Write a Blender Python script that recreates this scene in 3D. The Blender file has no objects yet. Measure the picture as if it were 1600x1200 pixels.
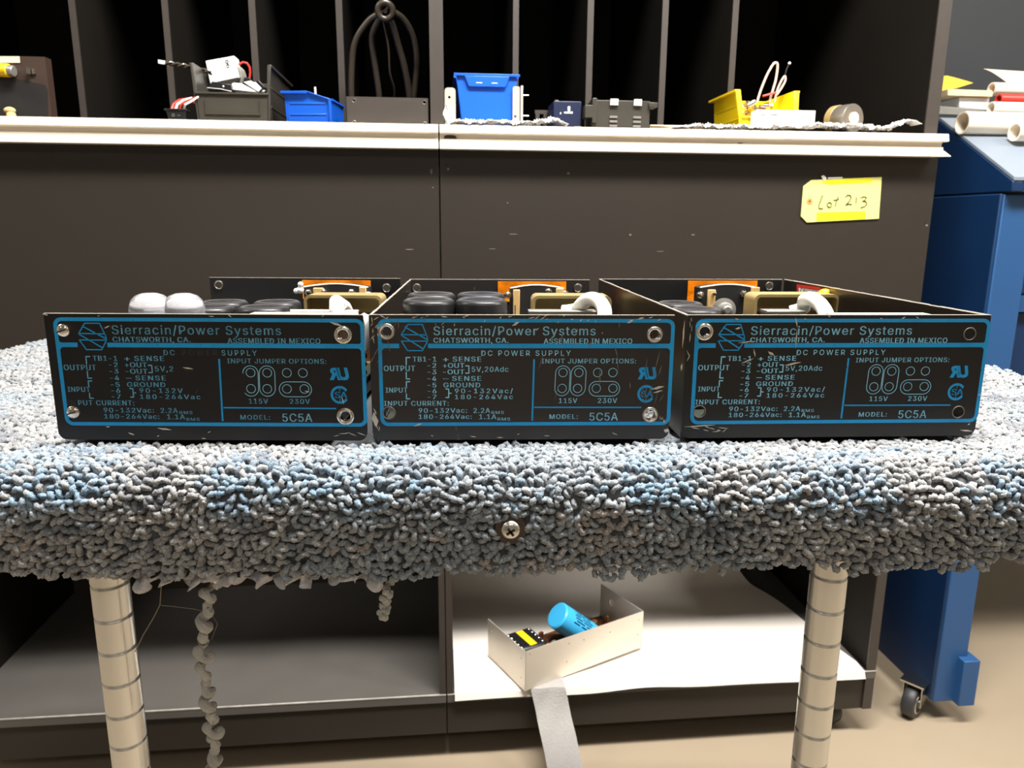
import bpy, bmesh, math, random
import numpy as np
from mathutils import Vector, Matrix
random.seed(7)
rng = np.random.default_rng(11)
C = bpy.context.scene.collection
SC = bpy.context.scene
PI = math.pi

# ------------------------------------------------------------------ camera
F, TH, RO, H = 1165.0, math.radians(12.2), math.radians(0.35), 1.0
FLOOR = -0.07
_A = Vector((0, math.cos(TH), -math.sin(TH)))
_D0 = Vector((0, -math.sin(TH), -math.cos(TH)))
_R0 = Vector((1, 0, 0))
_R = _R0 * math.cos(RO) - _D0 * math.sin(RO)
_D = _D0 * math.cos(RO) + _R0 * math.sin(RO)
CAM = Vector((0, 0, H))
cd = bpy.data.cameras.new('camera'); cam = bpy.data.objects.new('camera', cd); C.objects.link(cam)
cd.sensor_width = 36; cd.sensor_fit = 'HORIZONTAL'; cd.lens = 36 * F / 1600; cd.clip_start = 0.02
m = Matrix((( _R.x, -_D.x, -_A.x, 0), (_R.y, -_D.y, -_A.y, 0), (_R.z, -_D.z, -_A.z, H), (0, 0, 0, 1)))
cam.matrix_world = m
cd.dof.use_dof = True; cd.dof.focus_distance = 0.56; cd.dof.aperture_fstop = 18
SC.camera = cam

def ray(px, py): return _A + _R * ((px - 800) / F) + _D * ((py - 600) / F)
def onz(px, py, z):
    d = ray(px, py); return CAM + d * ((z - H) / d.z)
def ony(px, py, y):
    d = ray(px, py); return CAM + d * (y / d.y)
def onpl(px, py, P, n):
    d = ray(px, py); return CAM + d * ((P - CAM).dot(n) / d.dot(n))

# ------------------------------------------------------------------ materials
def lin(c):
    return tuple((x / 255 / 12.92 if x / 255 <= 0.04045 else ((x / 255 + 0.055) / 1.055) ** 2.4) for x in c) + (1,)
def mat(name, rgb, rough=0.5, metal=0.0, var=0.0, scale=40, bump=0.0, bscale=200, spec=0.5, stretch=None, speck=None, trans=0.0, alpha=1.0, dusty=None):
    M = bpy.data.materials.new(name); M.use_nodes = True
    nt = M.node_tree; b = nt.nodes['Principled BSDF']; L = nt.links
    col = lin(rgb)
    b.inputs['Base Color'].default_value = col
    b.inputs['Roughness'].default_value = rough; b.inputs['Metallic'].default_value = metal
    b.inputs['Specular IOR Level'].default_value = spec
    if trans: b.inputs['Transmission Weight'].default_value = trans
    if alpha < 1: b.inputs['Alpha'].default_value = alpha
    tc = nt.nodes.new('ShaderNodeTexCoord'); mp = nt.nodes.new('ShaderNodeMapping')
    L.new(tc.outputs['Object'], mp.inputs['Vector'])
    if stretch: mp.inputs['Scale'].default_value = stretch
    last = None
    if var:
        n = nt.nodes.new('ShaderNodeTexNoise'); n.inputs['Scale'].default_value = scale; n.inputs['Detail'].default_value = 6
        L.new(mp.outputs[0], n.inputs['Vector'])
        mx = nt.nodes.new('ShaderNodeMix'); mx.data_type = 'RGBA'
        mx.inputs[6].default_value = tuple(max(0, c * (1 - var)) for c in col[:3]) + (1,)
        mx.inputs[7].default_value = tuple(min(1, c * (1 + var)) for c in col[:3]) + (1,)
        L.new(n.outputs['Fac'], mx.inputs[0]); last = mx.outputs[2]
    if speck:      # (colour, scale, threshold): small scuffs of another colour
        n = nt.nodes.new('ShaderNodeTexNoise'); n.inputs['Scale'].default_value = speck[1]; n.inputs['Detail'].default_value = 8; n.inputs['Roughness'].default_value = 0.65
        L.new(mp.outputs[0], n.inputs['Vector'])
        r = nt.nodes.new('ShaderNodeValToRGB'); r.color_ramp.elements[0].position = speck[2]; r.color_ramp.elements[1].position = min(1, speck[2] + 0.06)
        L.new(n.outputs['Fac'], r.inputs[0])
        mx = nt.nodes.new('ShaderNodeMix'); mx.data_type = 'RGBA'
        if last: L.new(last, mx.inputs[6])
        else: mx.inputs[6].default_value = col
        mx.inputs[7].default_value = lin(speck[0]); L.new(r.outputs[0], mx.inputs[0]); last = mx.outputs[2]
    if last: L.new(last, b.inputs['Base Color'])
    if bump:
        n = nt.nodes.new('ShaderNodeTexNoise'); n.inputs['Scale'].default_value = bscale; n.inputs['Detail'].default_value = 4
        L.new(mp.outputs[0], n.inputs['Vector'])
        bp = nt.nodes.new('ShaderNodeBump'); bp.inputs['Strength'].default_value = bump; bp.inputs['Distance'].default_value = 0.002
        L.new(n.outputs['Fac'], bp.inputs['Height']); L.new(bp.outputs[0], b.inputs['Normal'])
    return M
X = {}
X['floor'] = mat('beige_floor', (150, 136, 116), 0.35, var=0.12, scale=3, bump=0.05, bscale=30)
X['wall'] = mat('grey_wall', (150, 145, 135), 0.8, var=0.05, scale=4)
X['ceil'] = mat('ceiling_white', (205, 202, 195), 0.9, var=0.04, scale=12)
X['rack'] = mat('black_rack_paint', (43, 38, 33), 0.42, var=0.10, scale=5, spec=0.4, speck=((70, 65, 58), 16, 0.72))
X['rackedge'] = mat('rack_edge_paint', (56, 50, 45), 0.5, var=0.15, scale=60)
X['wornedge'] = mat('worn_pale_edge', (170, 166, 160), 0.6, var=0.5, scale=60)
X['rackin'] = mat('rack_inner_shade_black', (20, 17, 13), 0.7, var=0.2, scale=8, spec=0.15)  # shade inside the compartments put into a blacker colour than the outer paint
X['rackshelf'] = mat('rack_shelf_paint', (84, 81, 77), 0.4, var=0.15, scale=10, speck=((110, 106, 100), 60, 0.72))
X['trim'] = mat('offwhite_trim', (226, 216, 200), 0.35, var=0.06, scale=9)
X['stain'] = mat('black_smudge', (48, 40, 34), 0.7, var=0.3, scale=90)
X['black'] = mat('black_plastic', (24, 24, 25), 0.35, var=0.15, scale=60)
X['blackmat'] = mat('black_matte', (20, 19, 19), 0.6, var=0.1, scale=60)
X['binblack'] = mat('charcoal_bin_plastic', (58, 55, 49), 0.35, var=0.12, scale=30)
X['blue'] = mat('blue_bin_plastic', (20, 90, 205), 0.35, var=0.06, scale=20)
X['bluedark'] = mat('dark_blue_bin_plastic', (12, 62, 160), 0.35, var=0.08, scale=20)
X['yellow'] = mat('yellow_bin_plastic', (240, 205, 20), 0.35, var=0.05, scale=20)
X['navy'] = mat('navy_plastic', (22, 30, 58), 0.4, var=0.1, scale=30)
X['white'] = mat('white_plastic', (232, 230, 226), 0.4, var=0.03, scale=30)
X['foam'] = mat('white_foam_sheet', (232, 224, 214), 0.7, var=0.04, scale=15, bump=0.2, bscale=60)
X['strap'] = mat('white_foam_strip', (150, 147, 144), 0.75, var=0.10, scale=160, bump=0.5, bscale=260)
X['alu'] = mat('aluminium_sheet', (212, 204, 190), 0.42, 0.55, var=0.05, scale=20)
X['steel'] = mat('bare_steel', (205, 200, 190), 0.25, 1.0, var=0.08, scale=60)
X['post'] = mat('zinc_post', (220, 219, 214), 0.26, 0.8, var=0.08, scale=30, stretch=(1, 1, 0.15), speck=((120, 112, 96), 130, 0.72))
X['nickel'] = mat('bright_nickel', (220, 215, 205), 0.18, 1.0)
X['gold'] = mat('gold_chromate', (196, 172, 118), 0.32, 0.55, var=0.15, scale=60)
X['kapton'] = mat('orange_film_tape', (240, 128, 14), 0.25, var=0.25, scale=55, bump=0.3, bscale=120)
X['tan'] = mat('tan_fibre', (214, 176, 116), 0.6, var=0.12, scale=80)
X['cream'] = mat('cream_board', (226, 214, 186), 0.55, var=0.08, scale=60)
X['grey'] = mat('grey_metal', (150, 148, 142), 0.4, 0.6, var=0.08, scale=40)
X['whitetube'] = mat('white_sleeve', (240, 236, 226), 0.5, var=0.04, scale=40)
X['red'] = mat('red_plastic', (206, 50, 40), 0.4, var=0.05)
X['green'] = mat('green_board', (27, 35, 25), 0.5, var=0.2, scale=60)
X['brown'] = mat('brown_varnish', (92, 58, 34), 0.4, var=0.4, scale=120)
X['copper'] = mat('copper', (190, 110, 70), 0.3, 0.9)
X['print'] = mat('blue_print', (24, 146, 206), 0.5, var=0.12, scale=160, spec=0.35, speck=((40, 84, 108), 420, 0.63))
X['textink'] = mat('blue_print_letters', (140, 206, 232), 0.5, var=0.15, scale=300, spec=0.35)
X['faded'] = mat('worn_blue_print', (98, 166, 196), 0.55, var=0.45, scale=420, spec=0.35)
X['ghost'] = mat('rubbed_print', (52, 50, 50), 0.5, var=0.35, scale=300)
X['chassis1'] = mat('black_anodised', (20, 19, 21), 0.38, var=0.18, scale=50, spec=0.4, speck=((52, 48, 46), 70, 0.68))
X['chassis2'] = mat('black_anodised_scuffed', (36, 32, 31), 0.36, var=0.22, scale=40, spec=0.5, stretch=(1, 1, 0.35), speck=((98, 90, 84), 90, 0.655))
X['chassis3'] = mat('black_anodised_satin', (21, 20, 20), 0.36, var=0.18, scale=45, spec=0.45, speck=((60, 55, 52), 75, 0.68))
X['chip'] = mat('bare_metal_chip', (206, 198, 186), 0.45, 0.6, var=0.1, scale=200)
X['scuff'] = mat('grey_scuff', (112, 104, 98), 0.5, 0.2, var=0.3, scale=160)
X['inner'] = mat('chassis_inner_satin', (34, 29, 25), 0.3, 0.25, var=0.2, scale=20, spec=0.6)
X['captop'] = mat('capacitor_vinyl', (66, 66, 68), 0.28, var=0.15, scale=50, spec=0.6, bump=0.1, bscale=160)
X['clear'] = mat('clear_vinyl', (222, 222, 228), 0.1, trans=0.8, bump=0.25, bscale=90)
X['film'] = mat('clear_film', (235, 235, 238), 0.08, trans=0.6, bump=1.0, bscale=260)
X['motorcase'] = mat('dull_motor_metal', (150, 142, 130), 0.35, 0.8, var=0.1, scale=60)
X['wrap'] = mat('bubble_wrap', (244, 244, 244), 0.3, trans=0.05, bump=0.6, bscale=110)
X['navypaint'] = mat('navy_blue_paint', (10, 40, 76), 0.4, var=0.12, scale=6, spec=0.45, speck=((30, 66, 102), 26, 0.72))
X['bluefront'] = mat('blue_paint_front', (30, 72, 118), 0.45, var=0.06, scale=6)
X['desktop'] = mat('grey_desk_laminate', (118, 128, 140), 0.4, var=0.05, scale=8)
X['darkboard'] = mat('dark_backboard', (34, 37, 40), 0.7, var=0.06, scale=6)
X['paper'] = mat('cream_paper', (240, 228, 208), 0.7, var=0.04, scale=20)
X['kraft'] = mat('kraft_paper', (214, 196, 172), 0.75, var=0.05, scale=25)
X['ytape'] = mat('mustard_paper', (228, 186, 60), 0.7, var=0.05, scale=25)
X['wood'] = mat('pale_wood', (236, 208, 160), 0.6, var=0.08, scale=40, stretch=(1, 8, 8))
X['tag'] = mat('pale_yellow_card', (222, 219, 128), 0.7, var=0.03, scale=30)
X['hilite'] = mat('yellow_highlighter', (226, 220, 20), 0.6, var=0.03)
X['ink'] = mat('pen_ink', (30, 36, 28), 0.6)
X['orange'] = mat('orange_card', (226, 140, 80), 0.7)
X['skyblue'] = mat('sky_blue_sleeve', (60, 170, 222), 0.35, var=0.05, scale=40)
X['label'] = mat('yellow_label', (232, 188, 20), 0.5)
X['rubber'] = mat('grey_black_rubber', (44, 44, 46), 0.5, var=0.15, scale=60)
X['cable'] = mat('black_cable_jacket', (58, 51, 43), 0.3, var=0.2, scale=90, spec=0.6)
X['pinkwire'] = mat('pale_pink_wire', (206, 176, 160), 0.5)
X['darkbrown'] = mat('dark_brown_paint_and_shade', (58, 44, 37), 0.45, var=0.15, scale=20)
X['thread'] = mat('grey_thread', (120, 112, 96), 0.8)

# yarn: colour stored per loop of the pile
def yarnmat():
    M = bpy.data.materials.new('carpet_yarn'); M.use_nodes = True; nt = M.node_tree; b = nt.nodes['Principled BSDF']
    a = nt.nodes.new('ShaderNodeAttribute'); a.attribute_name = 'yarn'
    tc = nt.nodes.new('ShaderNodeTexCoord'); n = nt.nodes.new('ShaderNodeTexNoise'); n.inputs['Scale'].default_value = 900; n.inputs['Detail'].default_value = 3
    nt.links.new(tc.outputs['Object'], n.inputs['Vector'])
    mx = nt.nodes.new('ShaderNodeMix'); mx.data_type = 'RGBA'; mx.blend_type = 'MULTIPLY'; mx.inputs[0].default_value = 0.8
    r = nt.nodes.new('ShaderNodeValToRGB'); r.color_ramp.elements[0].position = 0.3; r.color_ramp.elements[0].color = (.35, .35, .35, 1); r.color_ramp.elements[1].position = 0.7; r.color_ramp.elements[1].color = (1.5, 1.5, 1.5, 1)
    nt.links.new(n.outputs['Fac'], r.inputs[0]); nt.links.new(a.outputs['Color'], mx.inputs[6]); nt.links.new(r.outputs[0], mx.inputs[7])
    nt.links.new(mx.outputs[2], b.inputs['Base Color']); b.inputs['Roughness'].default_value = 0.75
    b.inputs['Specular IOR Level'].default_value = 0.3; b.inputs['Sheen Weight'].default_value = 0.25
    bp = nt.nodes.new('ShaderNodeBump'); bp.inputs['Strength'].default_value = 0.6; bp.inputs['Distance'].default_value = 0.001
    nt.links.new(n.outputs['Fac'], bp.inputs['Height']); nt.links.new(bp.outputs[0], b.inputs['Normal'])
    return M
X['yarn'] = yarnmat()
X['yarnplain'] = mat('grey_yarn', (168, 166, 160), 0.8, var=0.35, scale=120, bump=0.6, bscale=900)
X['carpetbase'] = mat('carpet_backing', (78, 80, 84), 0.9, var=0.2, scale=200)

# ------------------------------------------------------------------ mesh helpers
def frame_from(z, x=None):
    z = Vector(z).normalized()
    x = Vector(x) if x is not None else (Vector((1, 0, 0)) if abs(z.x) < 0.9 else Vector((0, 1, 0)))
    x = (x - z * x.dot(z)).normalized(); y = z.cross(x)
    return x, y, z
class MB:
    def __init__(s, M=None): s.v = []; s.f = []; s.mi = []; s.M = M or Matrix.Identity(4); s.warp = None
    def add(s, vs, fs, mi=0):
        o = len(s.v)
        for p in vs:
            p = Vector(p)
            if s.warp: p = Vector(s.warp(p))
            s.v.append(s.M @ p)
        for k, f in enumerate(fs):
            s.f.append([i + o for i in f]); s.mi.append(mi[k] if isinstance(mi, list) else mi)
        return s
    def box(s, x0, x1, y0, y1, z0, z1, mi=0, top=None):
        v = [(x, y, z) for z in (z0, z1) for y in (y0, y1) for x in (x0, x1)]
        f = [(0, 2, 3, 1), (4, 5, 7, 6), (0, 1, 5, 4), (2, 6, 7, 3), (0, 4, 6, 2), (1, 3, 7, 5)]
        return s.add(v, f, [mi, top if top is not None else mi, mi, mi, mi, mi])
    def obox(s, c, ax, ay, az, mi=0):
        c, ax, ay, az = Vector(c), Vector(ax) / 2, Vector(ay) / 2, Vector(az) / 2
        v = [c + ax * i + ay * j + az * k for k in (-1, 1) for j in (-1, 1) for i in (-1, 1)]
        return s.add(v, [(0, 2, 3, 1), (4, 5, 7, 6), (0, 1, 5, 4), (2, 6, 7, 3), (0, 4, 6, 2), (1, 3, 7, 5)], mi)
    def lathe(s, prof, base, axis, n=24, mi=0, xa=None, caps=True):
        x, y, z = frame_from(axis, xa); b = Vector(base); vs = []; fs = []
        for r, h in prof:
            for k in range(n):
                a = 2 * PI * k / n; vs.append(b + z * h + x * (r * math.cos(a)) + y * (r * math.sin(a)))
        for i in range(len(prof) - 1):
            for k in range(n):
                k2 = (k + 1) % n; fs.append((i * n + k, i * n + k2, (i + 1) * n + k2, (i + 1) * n + k))
        if caps and prof[0][0] > 1e-9: fs.append(tuple(range(n - 1, -1, -1)))
        if caps and prof[-1][0] > 1e-9: fs.append(tuple((len(prof) - 1) * n + k for k in range(n)))
        return s.add(vs, fs, mi)
    def cyl(s, p0, p1, r0, r1=None, n=20, mi=0):
        p0, p1 = Vector(p0), Vector(p1); r1 = r0 if r1 is None else r1; L = (p1 - p0).length
        e = min(r0, r1, L) * 0.12
        return s.lathe([(r0 - e, 0), (r0, e), (r1, L - e), (r1 - e, L)], p0, p1 - p0, n, mi)
    def ring(s, c, axis, R, r, n=28, m=8, mi=0):
        x, y, z = frame_from(axis); c = Vector(c); vs = []; fs = []
        for k in range(n):
            a = 2 * PI * k / n; d = x * math.cos(a) + y * math.sin(a)
            for j in range(m):
                b = 2 * PI * j / m; vs.append(c + d * (R + r * math.cos(b)) + z * (r * math.sin(b)))
        for k in range(n):
            for j in range(m):
                fs.append((k * m + j, ((k + 1) % n) * m + j, ((k + 1) % n) * m + (j + 1) % m, k * m + (j + 1) % m))
        return s.add(vs, fs, mi)
    def tube(s, pts, r, n=8, mi=0):
        pts = [Vector(p) for p in pts]; rs = r if isinstance(r, (list, tuple)) else [r] * len(pts)
        vs = []; fs = []; up = None
        for i, p in enumerate(pts):
            t = (pts[min(i + 1, len(pts) - 1)] - pts[max(i - 1, 0)]).normalized()
            if up is None: up, _, _ = frame_from(t)
            up = (up - t * up.dot(t)).normalized(); w = t.cross(up)
            for k in range(n):
                a = 2 * PI * k / n; vs.append(p + (up * math.cos(a) + w * math.sin(a)) * rs[i])
        for i in range(len(pts) - 1):
            for k in range(n):
                fs.append((i * n + k, i * n + (k + 1) % n, (i + 1) * n + (k + 1) % n, (i + 1) * n + k))
        fs.append(tuple(range(n - 1, -1, -1))); fs.append(tuple((len(pts) - 1) * n + k for k in range(n)))
        return s.add(vs, fs, mi)
    def ball(s, c, r, n=16, mi=0, half=False, axis=(0, 0, 1)):
        rx = r if isinstance(r, (tuple, list)) else (r, r, r); c = Vector(c); vs = []; fs = []
        m = n // 2; lo = 0 if half else -m // 2
        rows = [(PI / 2) * (i / (m // 2)) for i in range(lo, m // 2 + 1)]
        for th in rows:
            for k in range(n):
                a = 2 * PI * k / n
                vs.append(c + Vector((rx[0] * math.cos(th) * math.cos(a), rx[1] * math.cos(th) * math.sin(a), rx[2] * math.sin(th))))
        for i in range(len(rows) - 1):
            for k in range(n): fs.append((i * n + k, i * n + (k + 1) % n, (i + 1) * n + (k + 1) % n, (i + 1) * n + k))
        if half: fs.append(tuple(range(n - 1, -1, -1)))
        return s.add(vs, fs, mi)
    def prism(s, poly, vec, mi=0):
        p = [Vector(q) for q in poly]; vec = Vector(vec); n = len(p)
        nrm = (p[1] - p[0]).cross(p[2] - p[0]); 
        area = Vector((0, 0, 0))
        for i in range(n): area += p[i].cross(p[(i + 1) % n])
        if area.dot(vec) > 0: p.reverse()
        return s.add(p + [q + vec for q in p], [tuple(range(n)), tuple(range(2 * n - 1, n - 1, -1))] + [((i + 1) % n, i, n + i, n + (i + 1) % n) for i in range(n)], mi)
    def sheet(s, fn, nu, nv, t=0.002, mi=0):
        g = [[Vector(fn(i / nu, j / nv)) for j in range(nv + 1)] for i in range(nu + 1)]
        nr = [[None] * (nv + 1) for _ in range(nu + 1)]
        for i in range(nu + 1):
            for j in range(nv + 1):
                du = g[min(i + 1, nu)][j] - g[max(i - 1, 0)][j]; dv = g[i][min(j + 1, nv)] - g[i][max(j - 1, 0)]
                q = du.cross(dv); nr[i][j] = q.normalized() if q.length > 1e-12 else Vector((0, 0, 1))
        W = nv + 1; vs = [g[i][j] for i in range(nu + 1) for j in range(W)] + [g[i][j] - nr[i][j] * t for i in range(nu + 1) for j in range(W)]
        N = (nu + 1) * W; fs = []
        for i in range(nu):
            for j in range(nv):
                a, b, c, d = i * W + j, (i + 1) * W + j, (i + 1) * W + j + 1, i * W + j + 1
                fs += [(a, b, c, d), (N + d, N + c, N + b, N + a)]
        for i in range(nu):
            fs += [((i + 1) * W, i * W, N + i * W, N + (i + 1) * W), (i * W + nv, (i + 1) * W + nv, N + (i + 1) * W + nv, N + i * W + nv)]
        for j in range(nv):
            fs += [(j, j + 1, N + j + 1, N + j), (nu * W + j + 1, nu * W + j, N + nu * W + j, N + nu * W + j + 1)]
        return s.add(vs, fs, mi)
    def build(s, name, mats, parent=None, bevel=0.0, smooth=True, label=None):
        me = bpy.data.meshes.new(name); off = Vector((0, 0, 0))
        if parent is not None:
            q = parent
            while q: off += q.location; q = q.parent
        else:
            lo = [min(v[i] for v in s.v) for i in range(3)]; hi = [max(v[i] for v in s.v) for i in range(3)]
            off = Vector(((lo[0] + hi[0]) / 2, (lo[1] + hi[1]) / 2, lo[2]))
        me.from_pydata([tuple(v - off) for v in s.v], [], s.f)
        mats = mats if isinstance(mats, (list, tuple)) else [mats]
        for q in mats: me.materials.append(X[q] if isinstance(q, str) else q)
        me.polygons.foreach_set('material_index', s.mi)
        me.validate()
        if smooth:
            me.polygons.foreach_set('use_smooth', [True] * len(me.polygons)); me.set_sharp_from_angle(angle=math.radians(38))
        o = bpy.data.objects.new(name, me); C.objects.link(o)
        if parent is not None: o.parent = parent
        else: o.location = off
        if bevel:
            b = o.modifiers.new('edge', 'BEVEL'); b.width = bevel; b.segments = 2; b.limit_method = 'ANGLE'; b.angle_limit = math.radians(50)
        if label: o['label'] = label
        return o
def thing(name, label, cat, loc, group=None):
    o = bpy.data.objects.new(name, None); C.objects.link(o); o.location = Vector(loc); o.empty_display_size = 0.02
    o['label'] = label; o['category'] = cat
    if group: o['group'] = group
    return o
def merge_into(host, o):
    me, src = host.data, o.data; base = len(me.materials)
    for q in src.materials: me.materials.append(q)
    bm = bmesh.new(); bm.from_mesh(me); n0 = len(bm.faces); bm.from_mesh(src); bm.faces.ensure_lookup_table()
    for f in bm.faces[n0:]: f.material_index += base; f.smooth = False
    bm.to_mesh(me); bm.free(); bpy.data.objects.remove(o); bpy.data.meshes.remove(src)
def child(root, name): return [c for c in C.objects if c.parent == root and c.name.split('.')[0] == name][0]
def tag(o, label, cat, group=None):
    o['label'] = label; o['category'] = cat
    if group: o['group'] = group
    return o
def struct(o): o['kind'] = 'structure'; return o

# 2-D filled outlines (with holes) and lettering, as raw meshes
_tmp = []
def curve_to_arrays(cu):
    ob = bpy.data.objects.new('tmp', cu); C.objects.link(ob)
    dg = bpy.context.evaluated_depsgraph_get(); dg.update()
    me = bpy.data.meshes.new_from_object(ob.evaluated_get(dg))
    vs = [v.co.copy() for v in me.vertices]; fs = [tuple(p.vertices) for p in me.polygons]
    bpy.data.objects.remove(ob); bpy.data.meshes.remove(me); bpy.data.curves.remove(cu)
    return vs, fs
def fill2d(loops, ext=0.0):
    cu = bpy.data.curves.new('tmp', 'CURVE'); cu.dimensions = '2D'; cu.fill_mode = 'BOTH'; cu.extrude = ext
    for lp in loops:
        sp = cu.splines.new('POLY'); sp.points.add(len(lp) - 1); sp.use_cyclic_u = True
        for i, p in enumerate(lp): sp.points[i].co = (p[0], p[1], 0, 1)
    return curve_to_arrays(cu)
_capH = None
_font = None
try: _font = bpy.data.fonts.load(bpy.utils.system_resource('DATAFILES', path='fonts') + '/Inter.woff2')
except Exception: _font = None
_caps = {}
def text2d(s, off=0.0, spc=1.0):
    global _capH
    use = _font if (_font and off < .04) else None
    def mk(t):
        cu = bpy.data.curves.new('tmp', 'FONT'); cu.body = t; cu.offset = 0.0 if use else off; cu.space_character = spc; cu.resolution_u = 3; cu.fill_mode = 'FRONT'
        if use: cu.font = use
        return curve_to_arrays(cu)
    key = bool(use)
    if key not in _caps: _caps[key] = max(v.y for v in mk('H')[0])
    _capH = _caps[key]
    v, f = mk(s)
    if use and off > .005:        # heavier strokes: the same letters struck twice, a hair apart
        d = off * .9; n = len(v)
        v = [Vector((p.x - d, p.y, 0)) for p in v] + [Vector((p.x + d, p.y, 0)) for p in v]
        f = list(f) + [tuple(i + n for i in q) for q in f]
    return v, f
def circ(cx, cy, r, n=20, a0=0): return [(cx + r * math.cos(a0 + 2 * PI * k / n), cy + r * math.sin(a0 + 2 * PI * k / n)) for k in range(n)]
def rrect(x0, x1, y0, y1, r, n=6):
    rs = r if isinstance(r, (tuple, list)) else (r,) * 4   # corners: x1y1, x0y1, x0y0, x1y0
    out = []
    for (cx, cy, a, q) in ((x1, y1, 0, rs[0]), (x0, y1, 90, rs[1]), (x0, y0, 180, rs[2]), (x1, y0, 270, rs[3])):
        sx = -1 if cx == x1 else 1; sy = -1 if cy == y1 else 1
        for k in range(n + 1):
            t = math.radians(a + 90 * k / n); out.append((cx + sx * q + q * math.cos(t), cy + sy * q + q * math.sin(t)))
    return out
def stroke(pts, w, closed=False):
    out = []
    n = len(pts); segs = n if closed else n - 1
    for i in range(segs):
        a, b = Vector(pts[i]), Vector(pts[(i + 1) % n]); d = (b - a).normalized() * (w / 2); nn = Vector((-d.y, d.x))
        out.append([tuple(a - d * .5 + nn), tuple(a - d * .5 - nn), tuple(b + d * .5 - nn), tuple(b + d * .5 + nn)])
    return out

# ------------------------------------------------------------------ the room
def room():
    x0, x1, y0, y1, z1 = -3.2, 3.4, -3.4, 2.75, 2.75
    struct(MB().box(x0 - .1, x1 + .1, y0 - .1, y1 + .1, FLOOR - .08, FLOOR).build('floor', 'floor', smooth=False))
    struct(MB().box(x0 - .1, x1 + .1, y0 - .1, y1 + .1, z1, z1 + .08).build('ceiling', 'ceil', smooth=False))
    struct(MB().box(x0, x1, y1, y1 + .1, FLOOR, z1).build('wall_back', 'wall', smooth=False))
    struct(MB().box(x0, x1, y0 - .1, y0, FLOOR, z1).build('wall_front', 'wall', smooth=False))
    struct(MB().box(x0 - .1, x0, y0 - .1, y1 + .1, FLOOR, z1).build('wall_left', 'wall', smooth=False))
    struct(MB().box(x1, x1 + .1, y0 - .1, y1 + .1, FLOOR, z1).build('wall_right', 'wall', smooth=False))
room()
def light(loc, sx, sy, power, col=(1, 0.965, 0.92)):
    l = bpy.data.lights.new('ceiling_and_fill_light', 'AREA'); l.shape = 'RECTANGLE'; l.size = sx; l.size_y = sy; l.energy = power; l.color = col
    o = bpy.data.objects.new('ceiling_and_fill_light', l); C.objects.link(o); o.location = loc
LZ = 2.70
for (x, y, sx, p) in ((0.35, 0.56, 1.3, 172), (-2.3, 0.56, 1.3, 36), (2.5, 0.56, 1.3, 80), (0.2, -1.7, 1.3, 18), (-2.2, -1.7, 1.3, 7), (2.4, -1.7, 1.3, 7)):  # rear row behind the camera is added fill for the front faces
    light((x, y, LZ), sx, 0.32, p)

# ------------------------------------------------------------------ the rack (own frame: x along the front, y into it)
_S1, _S2 = onz(0, 1124, .085), onz(1346, 1049, .085)
RE = (_S2 - _S1).normalized(); RM = Vector((-RE.y, RE.x, 0)); RN = -RM
RO_ = onpl(687, 300, _S1, RN); RO_.z = 0
RKM = Matrix(((RE.x, RM.x, 0, RO_.x), (RE.y, RM.y, 0, RO_.y), (0, 0, 1, 0), (0, 0, 0, 1)))
RKI = RKM.inverted()
def rp(px, py, d=0.0):                      # pixel -> (x, z) in the rack frame at depth d
    q = RKI @ onpl(px, py, RO_ + RM * d, RN); return q.x, q.z
def rk(x, d, z): return RKM @ Vector((x, d, z))
ZT = sum(rp(*p)[1] for p in ((20, 187), (400, 192), (680, 197), (1100, 203), (1400, 206))) / 5      # top of the trim
ZB = sum(rp(*p)[1] for p in ((20, 229), (680, 238), (1100, 239), (1460, 240))) / 4
ZS = ZT - 0.001                             # shelf the bins stand on
ZP = ZB                                     # top of the front panels
ZL = 0.085                                  # lower shelf
print('ZT', ZT, 'ZB', ZB, 'yaw', math.degrees(math.atan2(RE.y, RE.x)))
XL, XR = -0.99, rp(1468, 240)[0]
DEP = 0.66; ZTOP = 1.80; DD = 0.20; DEL = 0.50; ZPB = 0.60; ZBOT = -0.005  # depth and roof height chosen to keep the compartments dark

def trim_mb(x0, x1, miter=False):
    h = ZT - ZB
    # outline of the extrusion: (outwards, up)
    pr = [(0.0, h), (0.0165, h), (0.0200, h - 0.0125), (0.0185, h - 0.0135), (0.012, h - 0.0145), (0.011, 0.018), (0.014, 0.0165), (0.014, 0.0115), (0.024, 0.0015), (0.024, 0.0), (0.0, 0.0)]
    b = MB(RKM); n = len(pr)
    vs = []
    for k, x in enumerate((x0, x1)):
        for (o, z) in pr:
            xx = x
            if k and miter: xx = x - (0.0200 - o) * 0.9 if z < .03 else x
            vs.append((xx, -o, ZB + z))
    fs = [(i, (i + 1) % n, n + (i + 1) % n, n + i) for i in range(n)] + [tuple(range(n - 1, -1, -1)), tuple(range(n, 2 * n))]
    b.add(vs, [tuple(reversed(f)) for f in fs]); return b
def caster(root, x, y, r=0.026, name='caster'):
    b = MB(RKM)
    zf = FLOOR
    b.lathe([(r * .35, -.012), (r * .9, -.012), (r, -.008), (r, .008), (r * .9, .012), (r * .35, .012)], (x, y, zf + r), (1, .25, 0), 24, 0)
    b.lathe([(r * .3, -.016), (r * .3, .016)], (x, y, zf + r), (1, .25, 0), 14, 1)
    b.box(x - .02, x - .016, y - .012, y + .012, zf + r - .006, ZBOT, 1); b.box(x + .016, x + .02, y - .012, y + .012, zf + r - .006, ZBOT, 1)
    b.box(x - .028, x + .028, y - .028, y + .028, ZBOT - .006, ZBOT - .001, 1)
    return b.build(name, ['rubber', 'grey'], root)
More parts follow.
